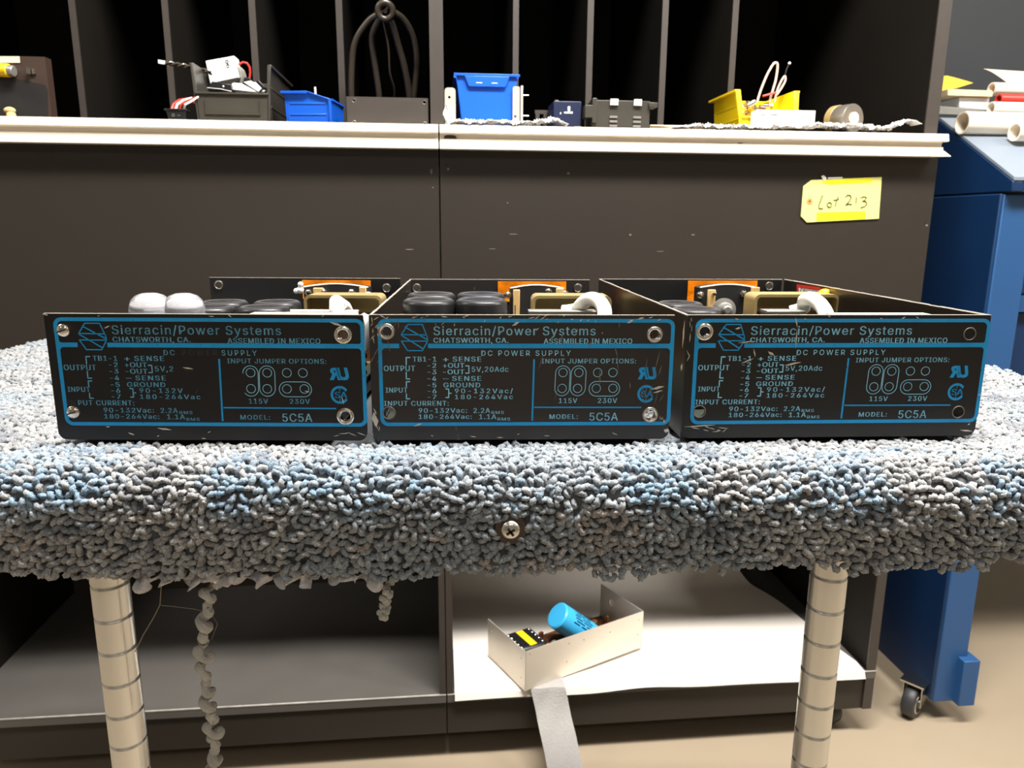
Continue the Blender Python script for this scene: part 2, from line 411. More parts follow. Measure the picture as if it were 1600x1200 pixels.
def rack(x0, x1, label, divs, left_wall, right_wall, end_post, miter):
    t = thing('storage_rack', label, 'rack', rk((x0 + x1) / 2, DEP / 2, FLOOR), 'black storage rack bays')
    g = 0.0013
    b = MB(RKM); b.box(x0 + g, x1 - g, 0, .018, ZPB, ZP); b.build('front_panel', 'rack', t, bevel=.0008)
    trim_mb(x0 + g, x1 + (0.0 if not miter else .003) - g, miter).build('counter_trim', 'trim', t, label='off-white moulded counter edge')
    b = MB(RKM); b.box(x0 + g, x1 - g, .0005, DEP, ZT - .022, ZS - .0003); b.build('counter_top', 'rackin', t)
    b = MB(RKM); b.box(x0 + g, x1 - g, DEP, DEP + .012, ZS - .02, ZTOP); b.build('back_panel', 'rackin', t)
    b = MB(RKM); b.box(x0 + g, x1 - g, DEL, DEL + .012, ZBOT + .02, ZS - .03); b.build('back_panel', 'rackedge', t)
    b = MB(RKM); b.box(x0 + g, x1 - g, 0.0, DEP, ZTOP, ZTOP + .02); b.build('shading_roof_panel', 'rackin', t)  # unseen roof, added to shade the compartments
    b = MB(RKM); b.box(x0 + g, x1 - g, -.0005, DEL - .001, ZL - .018, ZL, 0); b.box(x0 + g, x1 - g, -.0012, .0012, ZL - .0016, ZL + .0006, 1); b.build('lower_shelf', ['rackshelf', 'wornedge'], t)
    b = MB(RKM); b.box(x0 + g, x1 - g, .004, .02, ZBOT, ZL - .0185); b.build('kick_panel', 'rack', t)
    for w in left_wall: w(t)
    for (px, py, w) in divs:
        x, _ = rp(px, py, DD); hw = w / 2
        b = MB(RKM); b.box(x - hw, x + hw, DD, DD + .003, ZS + .0005, ZTOP - .0005, 0); b.box(x - hw, x + hw, DD + .003, DEP - .001, ZS + .0005, ZTOP - .0005, 1)
        b.build('divider', ['rackedge', 'rackin'], t)
    for (xa, xb, za, zb) in right_wall:
        b = MB(RKM); b.box(xa, xb, 0.0, .003, za, zb, 0); b.box(xa, xb, .003, DEP if zb > 1 else DEL, za, zb, 1)
        b.build('side_panel', ['rackedge', 'rackin'], t)
    return t
xa, _ = rp(671.5, 100); xb, _ = rp(693, 100)
lw = RKI @ onz(62, 1003, ZL)
left_rack = rack(XL, 0, 'black storage rack bay with hanging black cables and the charcoal parts bin', [(122, 100, .011), (265, 100, .011), (399, 100, .012), (533, 100, .012)],
     [], [(XL + .0005, XL + .018, ZS + .001, ZTOP - .0005), (-.013, -.0015, ZL + .0005, ZPB - .0005), (XL + .0005, lw.x - .03, ZL + .0005, ZPB - .0005)], None, False)
p0, _ = rp(1457, 100); p1, _ = rp(1477, 100)
right_rack = rack(0, XR, 'black storage rack bay with the yellow lot tag taped on its panel', [(806, 60, .011), (922, 60, .012), (1038, 60, .012), (1147, 60, .012)],
     [], [(xa, xb, ZS + .001, ZTOP - .0005), (p0, p1, ZS + .001, ZTOP - .0005), (0.0005, .013, ZL + .0005, ZPB - .0005), (XR - .022, XR - .002, ZBOT, ZPB - .0005)], None, True)
caster(right_rack, XR - .06, .055); caster(right_rack, .06, .36); caster(left_rack, XL + .3, .36); caster(left_rack, -.09, .36)
# marks on the panels and the trim
def merge_marks(name, root, mt, lst, d=-.0004):
    b = MB(RKM)
    for (px, py, w, h) in lst:
        x, z = rp(px, py, d); n = 9
        b.prism([(x + w / 2 * math.cos(2 * PI * k / n) * random.uniform(.6, 1), d, z + h / 2 * math.sin(2 * PI * k / n) * random.uniform(.6, 1)) for k in range(n)], (0, .0003, 0))
    merge_into(child(root, 'counter_trim' if 'smudge' in name else 'front_panel'), b.build(name, mt, root, smooth=False))
merge_marks('scratch_marking', right_rack, 'scuff', [(700, 264, .006, .006), (888, 271, .007, .006), (802, 366, .02, .0016), (985, 367, .006, .004), (1030, 393, .022, .0012), (1083, 367, .008, .003), (770, 389, .014, .0012), (1448, 352, .007, .006), (793, 317, .004, .002)])
merge_marks('hole_marking', right_rack, 'blackmat', [(699, 257, .005, .006), (710, 248, .0025, .0025), (1447, 347, .006, .007)], -.0006)
merge_marks('scratch_marking', left_rack, 'scuff', [(674, 268, .005, .009), (676, 293, .003, .003), (640, 390, .02, .002)])
merge_marks('smudge_stain', right_rack, 'stain', [(703, 215, .026, .011), (710, 222, .032, .006), (1165, 215, .014, .004), (1156, 224, .014, .003)], -.0124)

# ------------------------------------------------------------------ lot tag
def lot_tag():
    d = -.0022
    def Q(cx, cy, dd=d): x, z = rp(1240 + cx / 5.22, 130 + cy / 5.22, dd); return Vector((x, dd, z))
    t = thing('lot_tag', 'pale yellow card tag with handwritten Lot 213 on the black panel', 'tag', rk(*Q(390, 1135)), None)
    b = MB(RKM); b.prism([Q(*p) for p in ((145, 790), (720, 765), (695, 1105), (110, 1135), (60, 1085), (80, 840))], (0, .0012, 0)); b.build('card', 'tag', t, smooth=False)
    b = MB(RKM)
    b.prism([Q(*p, d - .0002) for p in ((240, 790), (640, 772), (638, 808), (300, 828), (240, 818))], (0, .0002, 0))
    b.prism([Q(*p, d - .0002) for p in ((190, 1055), (588, 1045), (585, 1108), (185, 1126))], (0, .0002, 0))
    b.build('highlighter_mark', 'hilite', t, smooth=False)
    b = MB(RKM); b.lathe([(.0018, 0), (.0055, 0), (.0055, .0006), (.0018, .0006)], Q(130, 963, d), (0, -1, 0), 20, 0); b.lathe([(.0018, 0), (.0018, .0007)], Q(130, 963, d), (0, -1, 0), 12, 1)
    b.build('reinforcing_ring', ['orange', 'brown'], t)
    b = MB(RKM)
    S = [[(236, 915), (205, 1000), (208, 1022), (240, 1022)], [(292 + 18 * math.cos(a), 992 + 20 * math.sin(a)) for a in np.linspace(0.3, 6.4, 14)],
         [(366, 925), (348, 965), (340, 1002)], [(326, 955), (370, 945)], [(424, 930), (440, 912), (462, 914), (470, 932), (455, 962), (424, 995), (445, 985), (475, 988)],
         [(513, 928), (510, 982)], [(548, 932), (575, 925), (595, 930), (585, 950), (562, 960), (590, 965), (597, 985), (580, 1005), (545, 1015)]]
    for s in S: b.tube([Q(x, y, d - .0003) for x, y in s], .0008, 6)
    b.build('handwriting', 'ink', t)
    b = MB(RKM); b.prism([Q(*p, d - .0006) for p in ((225, 758), (245, 750), (270, 772), (260, 795), (240, 790))], (0, .0004, 0)); b.prism([Q(*p, d - .0004) for p in ((280, 768), (400, 765), (400, 775), (280, 780))], (0, .0003, 0))
    b.build('tape_scrap', 'white', t, smooth=False)
lot_tag()

# ------------------------------------------------------------------ the carpet-topped cart
ZC = 0.850                                   # top of the pile where the power supplies stand
YF0, YF1 = 0.445, 0.455                      # front edge of the board at the two posts
def cart():
    t = thing('utility_cart', 'carpet-covered cart top on grooved steel posts carrying the three power supplies', 'cart', (-.03, .70, FLOOR))
    xl, xr, yb = -.61, .535, 1.02
    yf = lambda x: .4495 + .018 * (x + .03)
    zb = .772
    # cross-section of the board from the top round the front to its underside, as arc length
    R = .022; zt = ZC - .0055; zlo = lambda x: .7775 + .012 * x
    b = MB()
    nx = 60
    def sect(x):
        pts = [(yb, zt)]
        for k in range(1, 12): pts.append((yb + (yf(x) + R - yb) * k / 12, zt))
        for k in range(9): a = PI / 2 * k / 8; pts.append((yf(x) + R - R * math.sin(a), zt - R + R * math.cos(a)))
        pts += [(yf(x), zt - R - .02), (yf(x), zlo(x) + .012), (yf(x) + .008, zlo(x)), (yf(x) + .03, zlo(x)), (yb, zlo(x))]
        return pts
    n = len(sect(0)); vs = []; fs = []
    for i in range(nx + 1):
        x = xl + (xr - xl) * i / nx
        for (y, z) in sect(x): vs.append((x, y, z))
    for i in range(nx):
        for k in range(n): k2 = (k + 1) % n; fs.append((i * n + k, i * n + k2, (i + 1) * n + k2, (i + 1) * n + k))
    fs += [tuple(range(n - 1, -1, -1)), tuple(nx * n + k for k in range(n))]
    b.add(vs, [tuple(reversed(f)) for f in fs]); b.build('board', 'carpetbase', t)
    # the looped pile: every loop a small twisted arch of yarn
    foot = []
    for (bl, br) in UNIT_FEET:
        p, q = onz(*bl, ZC), onz(*br, ZC); e = (q - p).normalized(); m_ = Vector((-e.y, e.x, 0)); foot.append((p, e, m_, (q - p).length))
    P = []; N = []; T = []
    sp = .0056
    def surf(x, s):                           # s: distance from the back of the top, over the edge and down the front
        Lt = yb - (yf(x) + R); La = R * PI / 2
        if s < Lt: return Vector((x, yb - s, zt)), Vector((0, 0, 1)), Vector((0, -1, 0))
        if s < Lt + La:
            a = (s - Lt) / R; return Vector((x, yf(x) + R - R * math.sin(a), zt - R + R * math.cos(a))), Vector((0, -math.sin(a), math.cos(a))), Vector((0, -math.cos(a), -math.sin(a)))
        s2 = s - Lt - La; return Vector((x, yf(x), zt - R - s2)), Vector((0, -1, 0)), Vector((0, 0, -1))
    smax = (yb - .45 - R) + R * PI / 2 + (zt - R - .775)
    s = 0.0; row = 0
    scr = CARPET_SCREW
    while s < smax + .004:
        sp_ = sp if s > .33 else .0066
        x = xl + (sp_ / 2 if row % 2 else 0)
        while x < xr:
            xx = x + random.uniform(-.0017, .0017); p, nn, tt = surf(xx, s + random.uniform(-.0016, .0016) + .0012 * math.sin(xx * 90 + row))
            x += sp_ * random.uniform(.9, 1.12)
            if p.z < zlo(xx) - .001 + .004 * math.sin(xx * 61) * math.sin(xx * 23): continue
            if (p - scr).length < .0085: continue
            bad = False
            for (fp, e, m_, w) in foot:
                r_ = p - fp; a_, c_ = r_.dot(e), r_.dot(m_)
                if -.001 < a_ < w + .001 and .001 < c_ < .36: bad = True; break
            if bad: continue
            # beyond the rounded back corners of the board
            P.append(p); N.append(nn); T.append(tt)
        s += sp_ * (.78 if s > .33 else .85); row += 1
    # left, right sides beyond the frame get a few rows on the rim
    for side, xs in ((-1, xl), (1, xr)):
        y = .462
        while y < yb:
            for k in range(13):
                P.append(Vector((xs, y + random.uniform(-.001, .001), zt - .002 - k * .0056))); N.append(Vector((side, 0, .25)).normalized()); T.append(Vector((0, 1, 0)))
            y += .0065
    P = np.array([tuple(p) for p in P]); N = np.array([tuple(p) for p in N]); T = np.array([tuple(p) for p in T]); n = len(P)
    Bx = np.cross(N, T)
    ang = rng.normal(PI / 2, .75, n)[:, None]
    U = T * np.cos(ang) + Bx * np.sin(ang); W = np.cross(N, U)
    NP, NR = 7, 6
    ts = np.linspace(0, PI, NP)
    hgt = rng.uniform(.0030, .0054, n)[:, None]; half = rng.uniform(.0019, .0031, n)[:, None]; rad = rng.uniform(.0016, .0022, n)[:, None]
    flat = N[:, 2:3] > .95
    hgt = np.where(flat, hgt * .86, hgt)
    lean = rng.uniform(-.5, .5, n)[:, None]
    ctr = []; 
    for t_ in ts: ctr.append(P + U * (-np.cos(t_) * half) + N * (np.sin(t_) * hgt - .0012) + W * (np.sin(t_) * lean * .0035))
    V = np.zeros((n, NP, NR, 3))
    ph = rng.uniform(0, 6.28, n)[:, None]
    for i, t_ in enumerate(ts):
        tg = U * np.sin(t_) * half + N * np.cos(t_) * hgt; tg /= np.linalg.norm(tg, axis=1, keepdims=True)
        a1 = W; a2 = np.cross(tg, W)
        for k in range(NR):
            an = 2 * PI * k / NR
            # two-ply twist: the section is oval and turns along the loop
            rr = rad * (1 + .28 * np.cos(2 * (an - t_ * 2.2) + ph)) * (1 - .15 * (i in (0, NP - 1)))
            V[:, i, k] = ctr[i] + (a1 * np.cos(an) + a2 * np.sin(an)) * rr
    verts = V.reshape(-1, 3)
    fl = []
    for i in range(NP - 1):
        for k in range(NR): fl.append((i * NR + k, i * NR + (k + 1) % NR, (i + 1) * NR + (k + 1) % NR, (i + 1) * NR + k))
    fl = np.array(fl)[:, ::-1]
    faces = (np.arange(n)[:, None, None] * (NP * NR) + fl[None]).reshape(-1, 4)
    # yarn colours: mottled grey with blue and tan lots
    def vn(sc, seed):
        r2 = np.random.default_rng(seed); G = r2.random((64, 64))
        q = P[:, [0]] * sc; q2 = (P[:, [1]] - P[:, [2]]) * sc * 2.2
        def at(i, j): return G[np.mod(i, 64), np.mod(j, 64)]
        i, j = np.floor(q).astype(int), np.floor(q2).astype(int); fx, fy = q - i, q2 - j
        fx = fx * fx * (3 - 2 * fx); fy = fy * fy * (3 - 2 * fy)
        return ((at(i, j) * (1 - fx) + at(i + 1, j) * fx) * (1 - fy) + (at(i, j + 1) * (1 - fx) + at(i + 1, j + 1) * fx) * fy)[:, 0]
    base = np.array([.265, .268, .270]); blue = np.array([.13, .245, .36]); tan = np.array([.31, .26, .22]); dark = np.array([.11, .125, .15]); slate = np.array([.205, .235, .262])
    col = np.tile(base, (n, 1)) * rng.uniform(.72, 1.25, n)[:, None]
    a = vn(9, 1); c2 = vn(22, 2); e2 = vn(14, 3); d2 = vn(30, 5)
    jit = rng.normal(0, .09, n)
    w = np.clip((a + jit - .58) * 5, 0, 1)[:, None]; col = col * (1 - w) + slate * w
    w = np.clip((e2 + jit * 1.6 - .72) * 4, 0, .7)[:, None] * (P[:, 2:3] < ZC - .03); col = col * (1 - w) + tan * w
    w = np.clip((d2 + jit - .72) * 5, 0, .8)[:, None]; col = col * (1 - w) + dark * w
    edge = np.clip(1 - np.abs(P[:, 2] - .831) / .026, 0, 1) * (P[:, 1] < .50)
    w = np.clip((c2 + jit * 2 - .50) * 2.4, 0, .75)[:, None] * edge[:, None]; col = col * (1 - w) + blue * w
    me = bpy.data.meshes.new('carpet_pile'); me.vertices.add(len(verts)); me.vertices.foreach_set('co', (verts - np.array(t.location)).ravel())
    me.loops.add(faces.size); me.loops.foreach_set('vertex_index', faces.ravel().astype(np.int32))
    me.polygons.add(len(faces)); me.polygons.foreach_set('loop_start', np.arange(0, faces.size, 4, dtype=np.int32)); me.polygons.foreach_set('use_smooth', np.ones(len(faces), bool))
    me.update(); me.validate()
    at = me.attributes.new('yarn', 'FLOAT_COLOR', 'POINT'); cc = np.ones((len(verts), 4)); cc[:, :3] = np.repeat(col, NP * NR, axis=0); at.data.foreach_set('color', cc.ravel())
    me.materials.append(X['yarn']); o = bpy.data.objects.new('carpet_pile', me); C.objects.link(o); o.parent = t; o['kind'] = 'stuff'; o['label'] = 'looped grey and blue carpet pile'
    print('loops', n)
    # posts with a groove every inch
    for (px, py, yy) in ((176, 945, .487), (1290, 945, .4965)):
        q = ony(px, py, yy); zg = ony(px - 4, 958 if px < 800 else 945, yy).z
        prof = [(.0121, FLOOR + .02)]; r = .0127
        k = math.floor((FLOOR + .03 - zg) / .0254) + 1
        z = zg + k * .0254
        while z < .772: prof += [(r, z - .0026), (r, z - .0018), (r - .0002, z - .0014), (r - .0009, z - .0003), (r - .0009, z + .0001), (r - .0003, z + .0006), (r, z + .0009), (r, z + .0018)]; z += .0254
        prof.append((r, .776))
        bb = MB(); bb.lathe(prof, (q.x, q.y, 0), (0, 0, 1), 40); po = bb.build('post', 'post', t)
        bb = MB(); bb.lathe([(.010, FLOOR), (.016, FLOOR + .002), (.016, FLOOR + .02), (.010, FLOOR + .022)], (q.x, q.y, 0), (0, 0, 1), 24); bb.build('foot', 'rubber', po)
    # frame rails under the board
    bb = MB(); bb.box(-.272, .213, .512, .53, .766, .7765); bb.box(-.29, -.275, .505, .98, .766, .7765); bb.box(.215, .23, .505, .98, .766, .7765); bb.build('frame_rail', 'grey', t)
    # screw through the carpet
    bb = MB(); c = scr + Vector((0, -.0012, 0))
    bb.lathe([(.0105, 0), (.0098, .0008), (.006, .0010)], c, (0, -1, .05), 28, 2)  # dark brown ring paints the shadowed recess round the screw head
    bb.lathe([(.0064, .0012), (.0064, .0022), (.0058, .0036), (.004, .0048), (0, .0053)], c, (0, -1, .05), 24, 0)
    for rot in (35, 125):
        a_ = math.radians(rot); u = Vector((math.cos(a_), 0, math.sin(a_))); v = Vector((-math.sin(a_), 0, math.cos(a_)))
        bb.obox(c + Vector((0, -.0050, 0)), u * .0062, (0, .0016, 0), v * .0016, 1)
    bb.build('screw', ['steel', 'blackmat', 'darkbrown'], t, label='steel cross-head screw in the carpet edge')
    # crinkled film showing under the edge
    bb = MB()
    def film(p, q):
        x = -.245 + .17 * p
        d_ = .55 + .3 * math.sin(x * 190) * math.sin(x * 67 + 1) + .25 * math.sin(x * 410)
        return (x + .002 * math.sin(x * 700) * q, yf(x) + .004 + .004 * math.sin(x * 330 + q * 4) + .002 * math.sin(x * 900 + 3 * q), zlo(x) - .001 - .0125 * q * d_)
    bb.sheet(film, 190, 6, .0002)
    bb.build('film_fringe', 'film', t, label='crinkled clear film under the carpet edge')
    # ravelled yarn hanging down
    def curl(px_list, yy, rad, amp, name, lab, turns, r0=.0022):
        ctl = [ony(px, py, yy + dy) for (px, py, dy) in px_list]
        pts = []; rs = []; m_ = 260
        for i in range(m_ + 1):
            f = i / m_ * (len(ctl) - 1); k = min(int(f), len(ctl) - 2); g = f - k; c_ = ctl[k].lerp(ctl[k + 1], g); a_ = 2 * PI * turns * i / m_
            am = amp * (.55 + .45 * math.sin(i * .13 + 1))
            pts.append(c_ + Vector((math.cos(a_) * am, math.sin(a_) * am, .0012 * math.sin(a_ * 2)))); rs.append(r0 * (1 + .25 * math.sin(i * .7)))
        q = MB(); q.tube(pts, rs, 8); return q.build(name, 'yarnplain', t, label=lab)
    curl([(330, 915, 0), (322, 960, 0), (316, 1010, 0), (322, 1070, 0), (330, 1120, 0), (336, 1160, 0), (332, 1215, 0)], .462, 0, .0044, 'loose_yarn', 'long curly yarn hanging off the carpet edge', 13, .0030)
    curl([(604, 912, 0), (606, 932, 0), (600, 950, 0), (597, 962, 0)], .462, 0, .003, 'loose_yarn', 'short frayed yarn tuft', 4, .0022)
    q = MB(); q.tube([ony(*p, .47) for p in ((252, 915), (250, 945), (240, 965), (225, 990), (211, 1018))], .0004, 5); q.tube([ony(*p, .47) for p in ((252, 946), (275, 948), (305, 952), (330, 958), (340, 975), (330, 1000))], .00025, 5)
    q.build('thread', 'thread', t)
UNIT_FEET = (((95, 688), (572, 690)), ((585, 689), (1042, 687)), ((1066, 686), (1520, 682)))
CARPET_SCREW = ony(798, 825, .4485)
cart()

# ------------------------------------------------------------------ the three power supplies
# the printed face, laid out in millimetres: u from the left edge, v from the top edge; read off the middle unit
PW, PH = 210.0, 88.0
def U2(cx, cy):
    L = 60 + (cy - 228) * 15 / 580; R = 1500 - (cy - 228) * 25 / 580
    return (cx - L) / (R - L) * PW, (cy - 230) / 590 * PH
def face_print(kind):
    """list of (verts2d, faces, material index): 0 frame print, 1 letters, 2 faded letters, 3 rubbed"""
    out = []
    sx = PW / 1430; 
    def fl(loops, mi=0):
        v, f = fill2d(loops); out.append(([(p.x, p.y) for p in v], f, mi))
    def strokes(pts, w, mi=0, closed=False):
        for q in stroke([U2(*p) for p in pts], w, closed): out.append((q, [(0, 1, 2, 3)], mi))
    def text(s, x0, x1, y0, y1, mi=1, off=.012, spc=1.0, mirror=False, shear=0):
        v, f = text2d(s, off, spc); xs = [p.x for p in v]; lo, hi = min(xs), max(xs)
        (ua, va), (ub, vb) = U2(x0, y0), U2(x1, y1)
        q = []
        for p in v:
            k = (p.x - lo) / (hi - lo)
            if mirror: k = 1 - k
            h = p.y / _capH
            q.append((ua + (ub - ua) * k + shear * h, vb + (va - vb) * h))
        out.append((q, f, mi))
    tm = 2 if kind == 0 else 1
    # frame with header bar
    (x0, y0), (x1, y1) = U2(93, 246), U2(1488, 748); hx, hy0 = U2(100, 360); _, hy1 = U2(100, 381); w = 2.6
    wy = 2.5
    fl([rrect(x0, x1, y0, y1, 5.5), rrect(x0 + w, x1 - w, y0 + wy, hy0, (1.5, 1.5, 3.2, 3.2)), rrect(x0 + w, x1 - w, hy1, y1 - wy, (3.2, 3.2, 2.5, 2.5))], 0)
    # black gap in the header bar behind the emblem
    g0, _ = U2(196, 370); g1, _ = U2(331, 370); out.append(([(g0, hy0 - .2), (g1, hy0 - .2), (g1, hy1 + .2), (g0, hy1 + .2)], [(0, 1, 2, 3)], 4))
    # emblem
    E3 = lambda x, y: ((580 + x / 5.454 - 560) * 3.077, (480 + y / 5.454 - 420) * 3.077)
    P1, P2, P3, P6 = E3(312, 155), E3(432, 155), E3(465, 240), E3(256, 237); Q1, Q2, Q3, Q4 = E3(256, 290), E3(475, 290), E3(430, 368), E3(306, 368)
    ew = .75
    EM = 5
    strokes([P6, P1, P2, P3], ew, EM); strokes([P6, P3], ew, EM); strokes([E3(290, 178), E3(478, 282)], ew * 1.1, EM); strokes([P6, E3(262, 246), E3(432, 350)], ew * 1.1, EM)
    strokes([Q1, Q2, Q3, Q4, Q1], ew, EM); strokes([P3, E3(470, 250), Q2], ew, EM)
    # header words
    text('Sierracin/Power Systems', 357, 1127, 281, 321, tm, .008, 1.12)
    text('CHATSWORTH, CA.', 357, 712, 333, 356, tm, .02, 1.08); text('ASSEMBLED IN MEXICO', 880, 1303, 336, 360, tm, .018, 1.08)
    if kind == 0:
        text('DC', 583, 634, 392, 416, 2, .012, 1.3); text('POWER', 668, 828, 392, 416, 3, .0, 1.3); text('SUPPLY', 848, 1008, 392, 416, 2, .0, 1.3)
    else: text('DC POWER SUPPLY', 583, 1008, 392, 416, 1, .0, 1.3)
    rows = [(420, 443), (450, 472), (480, 502), (511, 533), (542, 564), (570, 592), (599, 620)]
    text('TB1-1', 258, 370, *rows[0], tm, .02, 1.12)
    for k in range(1, 7): text('-%d' % (k + 1), 328, 370, *rows[k], tm, .02, 1.1)
    text('+', 401, 428, *rows[0], tm, .03); text('SENSE', 447, 583, *rows[0], tm, .02, 1.18)
    text('+OUT', 401, 503, *rows[1], tm, .02, 1.05); text('-OUT', 401, 503, *rows[2], tm, .02, 1.05)
    text('-', 401, 428, *rows[3], tm, .03); text('SENSE', 444, 583, *rows[3], tm, .02, 1.18)
    text('GROUND', 403, 578, *rows[4], tm, .015, 1.12)
    text('90-132V' if kind == 0 else '90-132Vac/', 457, 655 if kind == 0 else 733, *rows[5], tm, .015, 1.25); text('180-264Vac', 457, 733, *rows[6], tm, .015, 1.25)
    if kind == 0: text('/', 712, 726, *rows[5], 3)
    if kind == 0: text('5V,2', 537, 620, 467, 491, tm, .015, 1.12); text('dc', 672, 712, 467, 491, 3, .0, 1.1)
    else: text('5V,20Adc', 537, 712, 467, 491, 1, .015, 1.12)
    text('OUTPUT', 122, 270, 462, 487, tm, .02, 1.1); text('INPUT', 130, 233, 565, 588, tm, .018, 1.1)
    lw = .75
    strokes([(246, 424), (228, 424), (228, 458)], lw, tm); strokes([(228, 492), (228, 524), (245, 524)], lw, tm)
    strokes([(244, 537), (228, 537), (228, 562)], lw, tm); strokes([(228, 594), (228, 618), (244, 618)], lw, tm)
    strokes([(508, 463), (524, 463), (524, 497), (508, 497)], lw, tm)
    strokes([(414, 572), (428, 572), (428, 612), (414, 612)], lw, tm); strokes([(428, 592), (440, 592)], lw, tm)
    if kind == 0: text('PUT CURRENT:', 172, 428, 628, 651, tm, .018, 1.12); text('IN', 124, 158, 628, 651, 3, .0)
    else: text('INPUT CURRENT:', 122, 428, 628, 651, 1, .018, 1.12)
    text('90-132Vac:', 285, 515, 663, 685, tm, .015, 1.12); text('2.2A', 545, 624, 663, 686, tm, .015, 1.1); text('RMS', 631, 690, 677, 691, tm, .01, 1.15)
    text('180-264Vac:', 285, 537, 693, 714, tm, .015, 1.12); text('1.1A', 572, 654, 693, 716, tm, .015, 1.1); text('RMS', 660, 720, 709, 723, tm, .01, 1.15)
    # right-hand field
    strokes([(834, 434), (825, 722)], 1.25, 0); strokes([(836, 660), (1348, 662)], .95, 0)
    text('INPUT JUMPER OPTIONS:', 870, 1322, 430, 452, tm, .012, 1.1)
    def ringp(cx, cy, r, w_, a0=0, a1=2 * PI, n=24, mi=1):
        u, v = U2(cx, cy); pts = [(u + r * math.cos(a0 + (a1 - a0) * k / n), v + r * math.sin(a0 + (a1 - a0) * k / n)) for k in range(n + 1)]
        for q in stroke(pts, w_): out.append((q, [(0, 1, 2, 3)], mi))
    for c in ((972, 495), (1048, 495), (1138, 495), (1211, 495), (968, 570), (1042, 570), (1132, 570), (1212, 570)): ringp(*c, 3.0, .42)
    def caps(xa, xb, ya, yb, tilt=0):
        (a0_, b0_), (a1_, b1_) = U2(xa, ya), U2(xb, yb); r = min(a1_ - a0_, b1_ - b0_) / 2
        pts = rrect(a0_, a1_, b0_, b1_, r * .999, 10); pts = [(p[0] - tilt * (p[1] - (b0_ + b1_) / 2), p[1]) for p in pts]
        cut = (11, 24) if (kind == 0 and xa == 936) else None
        for i, q in enumerate(stroke(pts, .45, True)):
            if kind == 0 and xa == 936 and 17 <= i <= 21: continue
            out.append((q, [(0, 1, 2, 3)], 1))
    caps(936, 1003, 463, 605, .03); caps(1011, 1079, 463, 605, .03); caps(1098, 1243, 537, 607)
    text('115V', 953, 1040, 617, 640, tm, .015, 1.15); text('230V', 1140, 1232, 617, 640, tm, .015, 1.15)
    text('MODEL:', 908, 1043, 694, 716, tm, .015, 1.15); text('5C5A', 1100, 1236, 687, 725, 1, .008, 1.05)
    # approval marks
    text('R', 1332, 1384, 470, 524, 0, .05, mirror=True, shear=-2.0); text('U', 1374, 1424, 470, 524, 0, .055, shear=-1.6)
    (cu_, cv_) = U2(1372, 597); ra, rb = 6.3, 4.6
    arc = [(cu_ + ra * math.cos(a), cv_ + ra * math.sin(a)) for a in np.linspace(.62, 2 * PI - .62, 26)] + [(cu_ + rb * math.cos(a), cv_ + rb * math.sin(a)) for a in np.linspace(2 * PI - .5, .5, 24)]
    fl([arc], 0); text('SA', 1349, 1405, 583, 612, 0, .02, .95)
    for q in stroke([(cu_ - rb * .0, cv_ - rb), (cu_, cv_ - rb * .55)], .5) + stroke([(cu_, cv_ + rb), (cu_, cv_ + rb * .55)], .5): out.append((q, [(0, 1, 2, 3)], 0))
    return out
HOLES = [U2(137, 305), U2(1410, 318), U2(145, 685), U2(1391, 697)]

class Unit:
    """a local frame: x along the front panel, y backwards, z up from the carpet"""
    def __init__(s, k, bl, br, depth, wtop):
        s.k = k; p, q = onz(*bl, ZC), onz(*br, ZC); s.p = p; e = (q - p).normalized(); s.w = (q - p).length; m_ = Vector((-e.y, e.x, 0))
        s.e, s.m_ = e, m_; s.M = Matrix(((e.x, m_.x, 0, p.x), (e.y, m_.y, 0, p.y), (0, 0, 1, ZC), (0, 0, 0, 1))); s.I = s.M.inverted(); s.dep = depth
    def px(s, px, py, y):                     # pixel -> local point at depth y behind the panel
        return s.I @ onpl(px, py, s.p + s.m_ * y, -s.m_)
HT = .0885
def unit_base(u, root, skin):
    W = u.w; s = W / (PW / 1000)
    # front panel with four real holes
    prof = rrect(-.001, W + .001, .0006, HT, (.0012, .0012, .006, .006))
    hl = [circ(a / 1000 * s, HT - b / 1000 * (HT / .088), .0043, 20) for a, b in HOLES]
    v, f = fill2d([prof] + hl, .001)
    b = MB(u.M); b.add([(p.x, .001 + p.z, p.y) for p in v], f, 0)
    b.box(-.001, W + .001, .0001, .0019, HT - .0002, HT + .0003, 1)
    fp = b.build('front_panel', [skin, 'chip'], root, smooth=True)
    b = MB(u.M)
    for q, f, mi in face_print(u.k):
        if not f: continue
        b.add([(a / 1000 * s, -.00012 - (0, .00004, .00004, .00004, .00006, .0001)[mi], HT - c / 1000 * (HT / .088)) for a, c in q], [tuple(reversed(g)) for g in f], mi)
    b.build('printing', ['print', 'textink', 'faded', 'ghost' if u.k == 0 else 'textink', skin, 'print'], fp, smooth=False, label='blue printed frame, lettering and marks')
    return fp
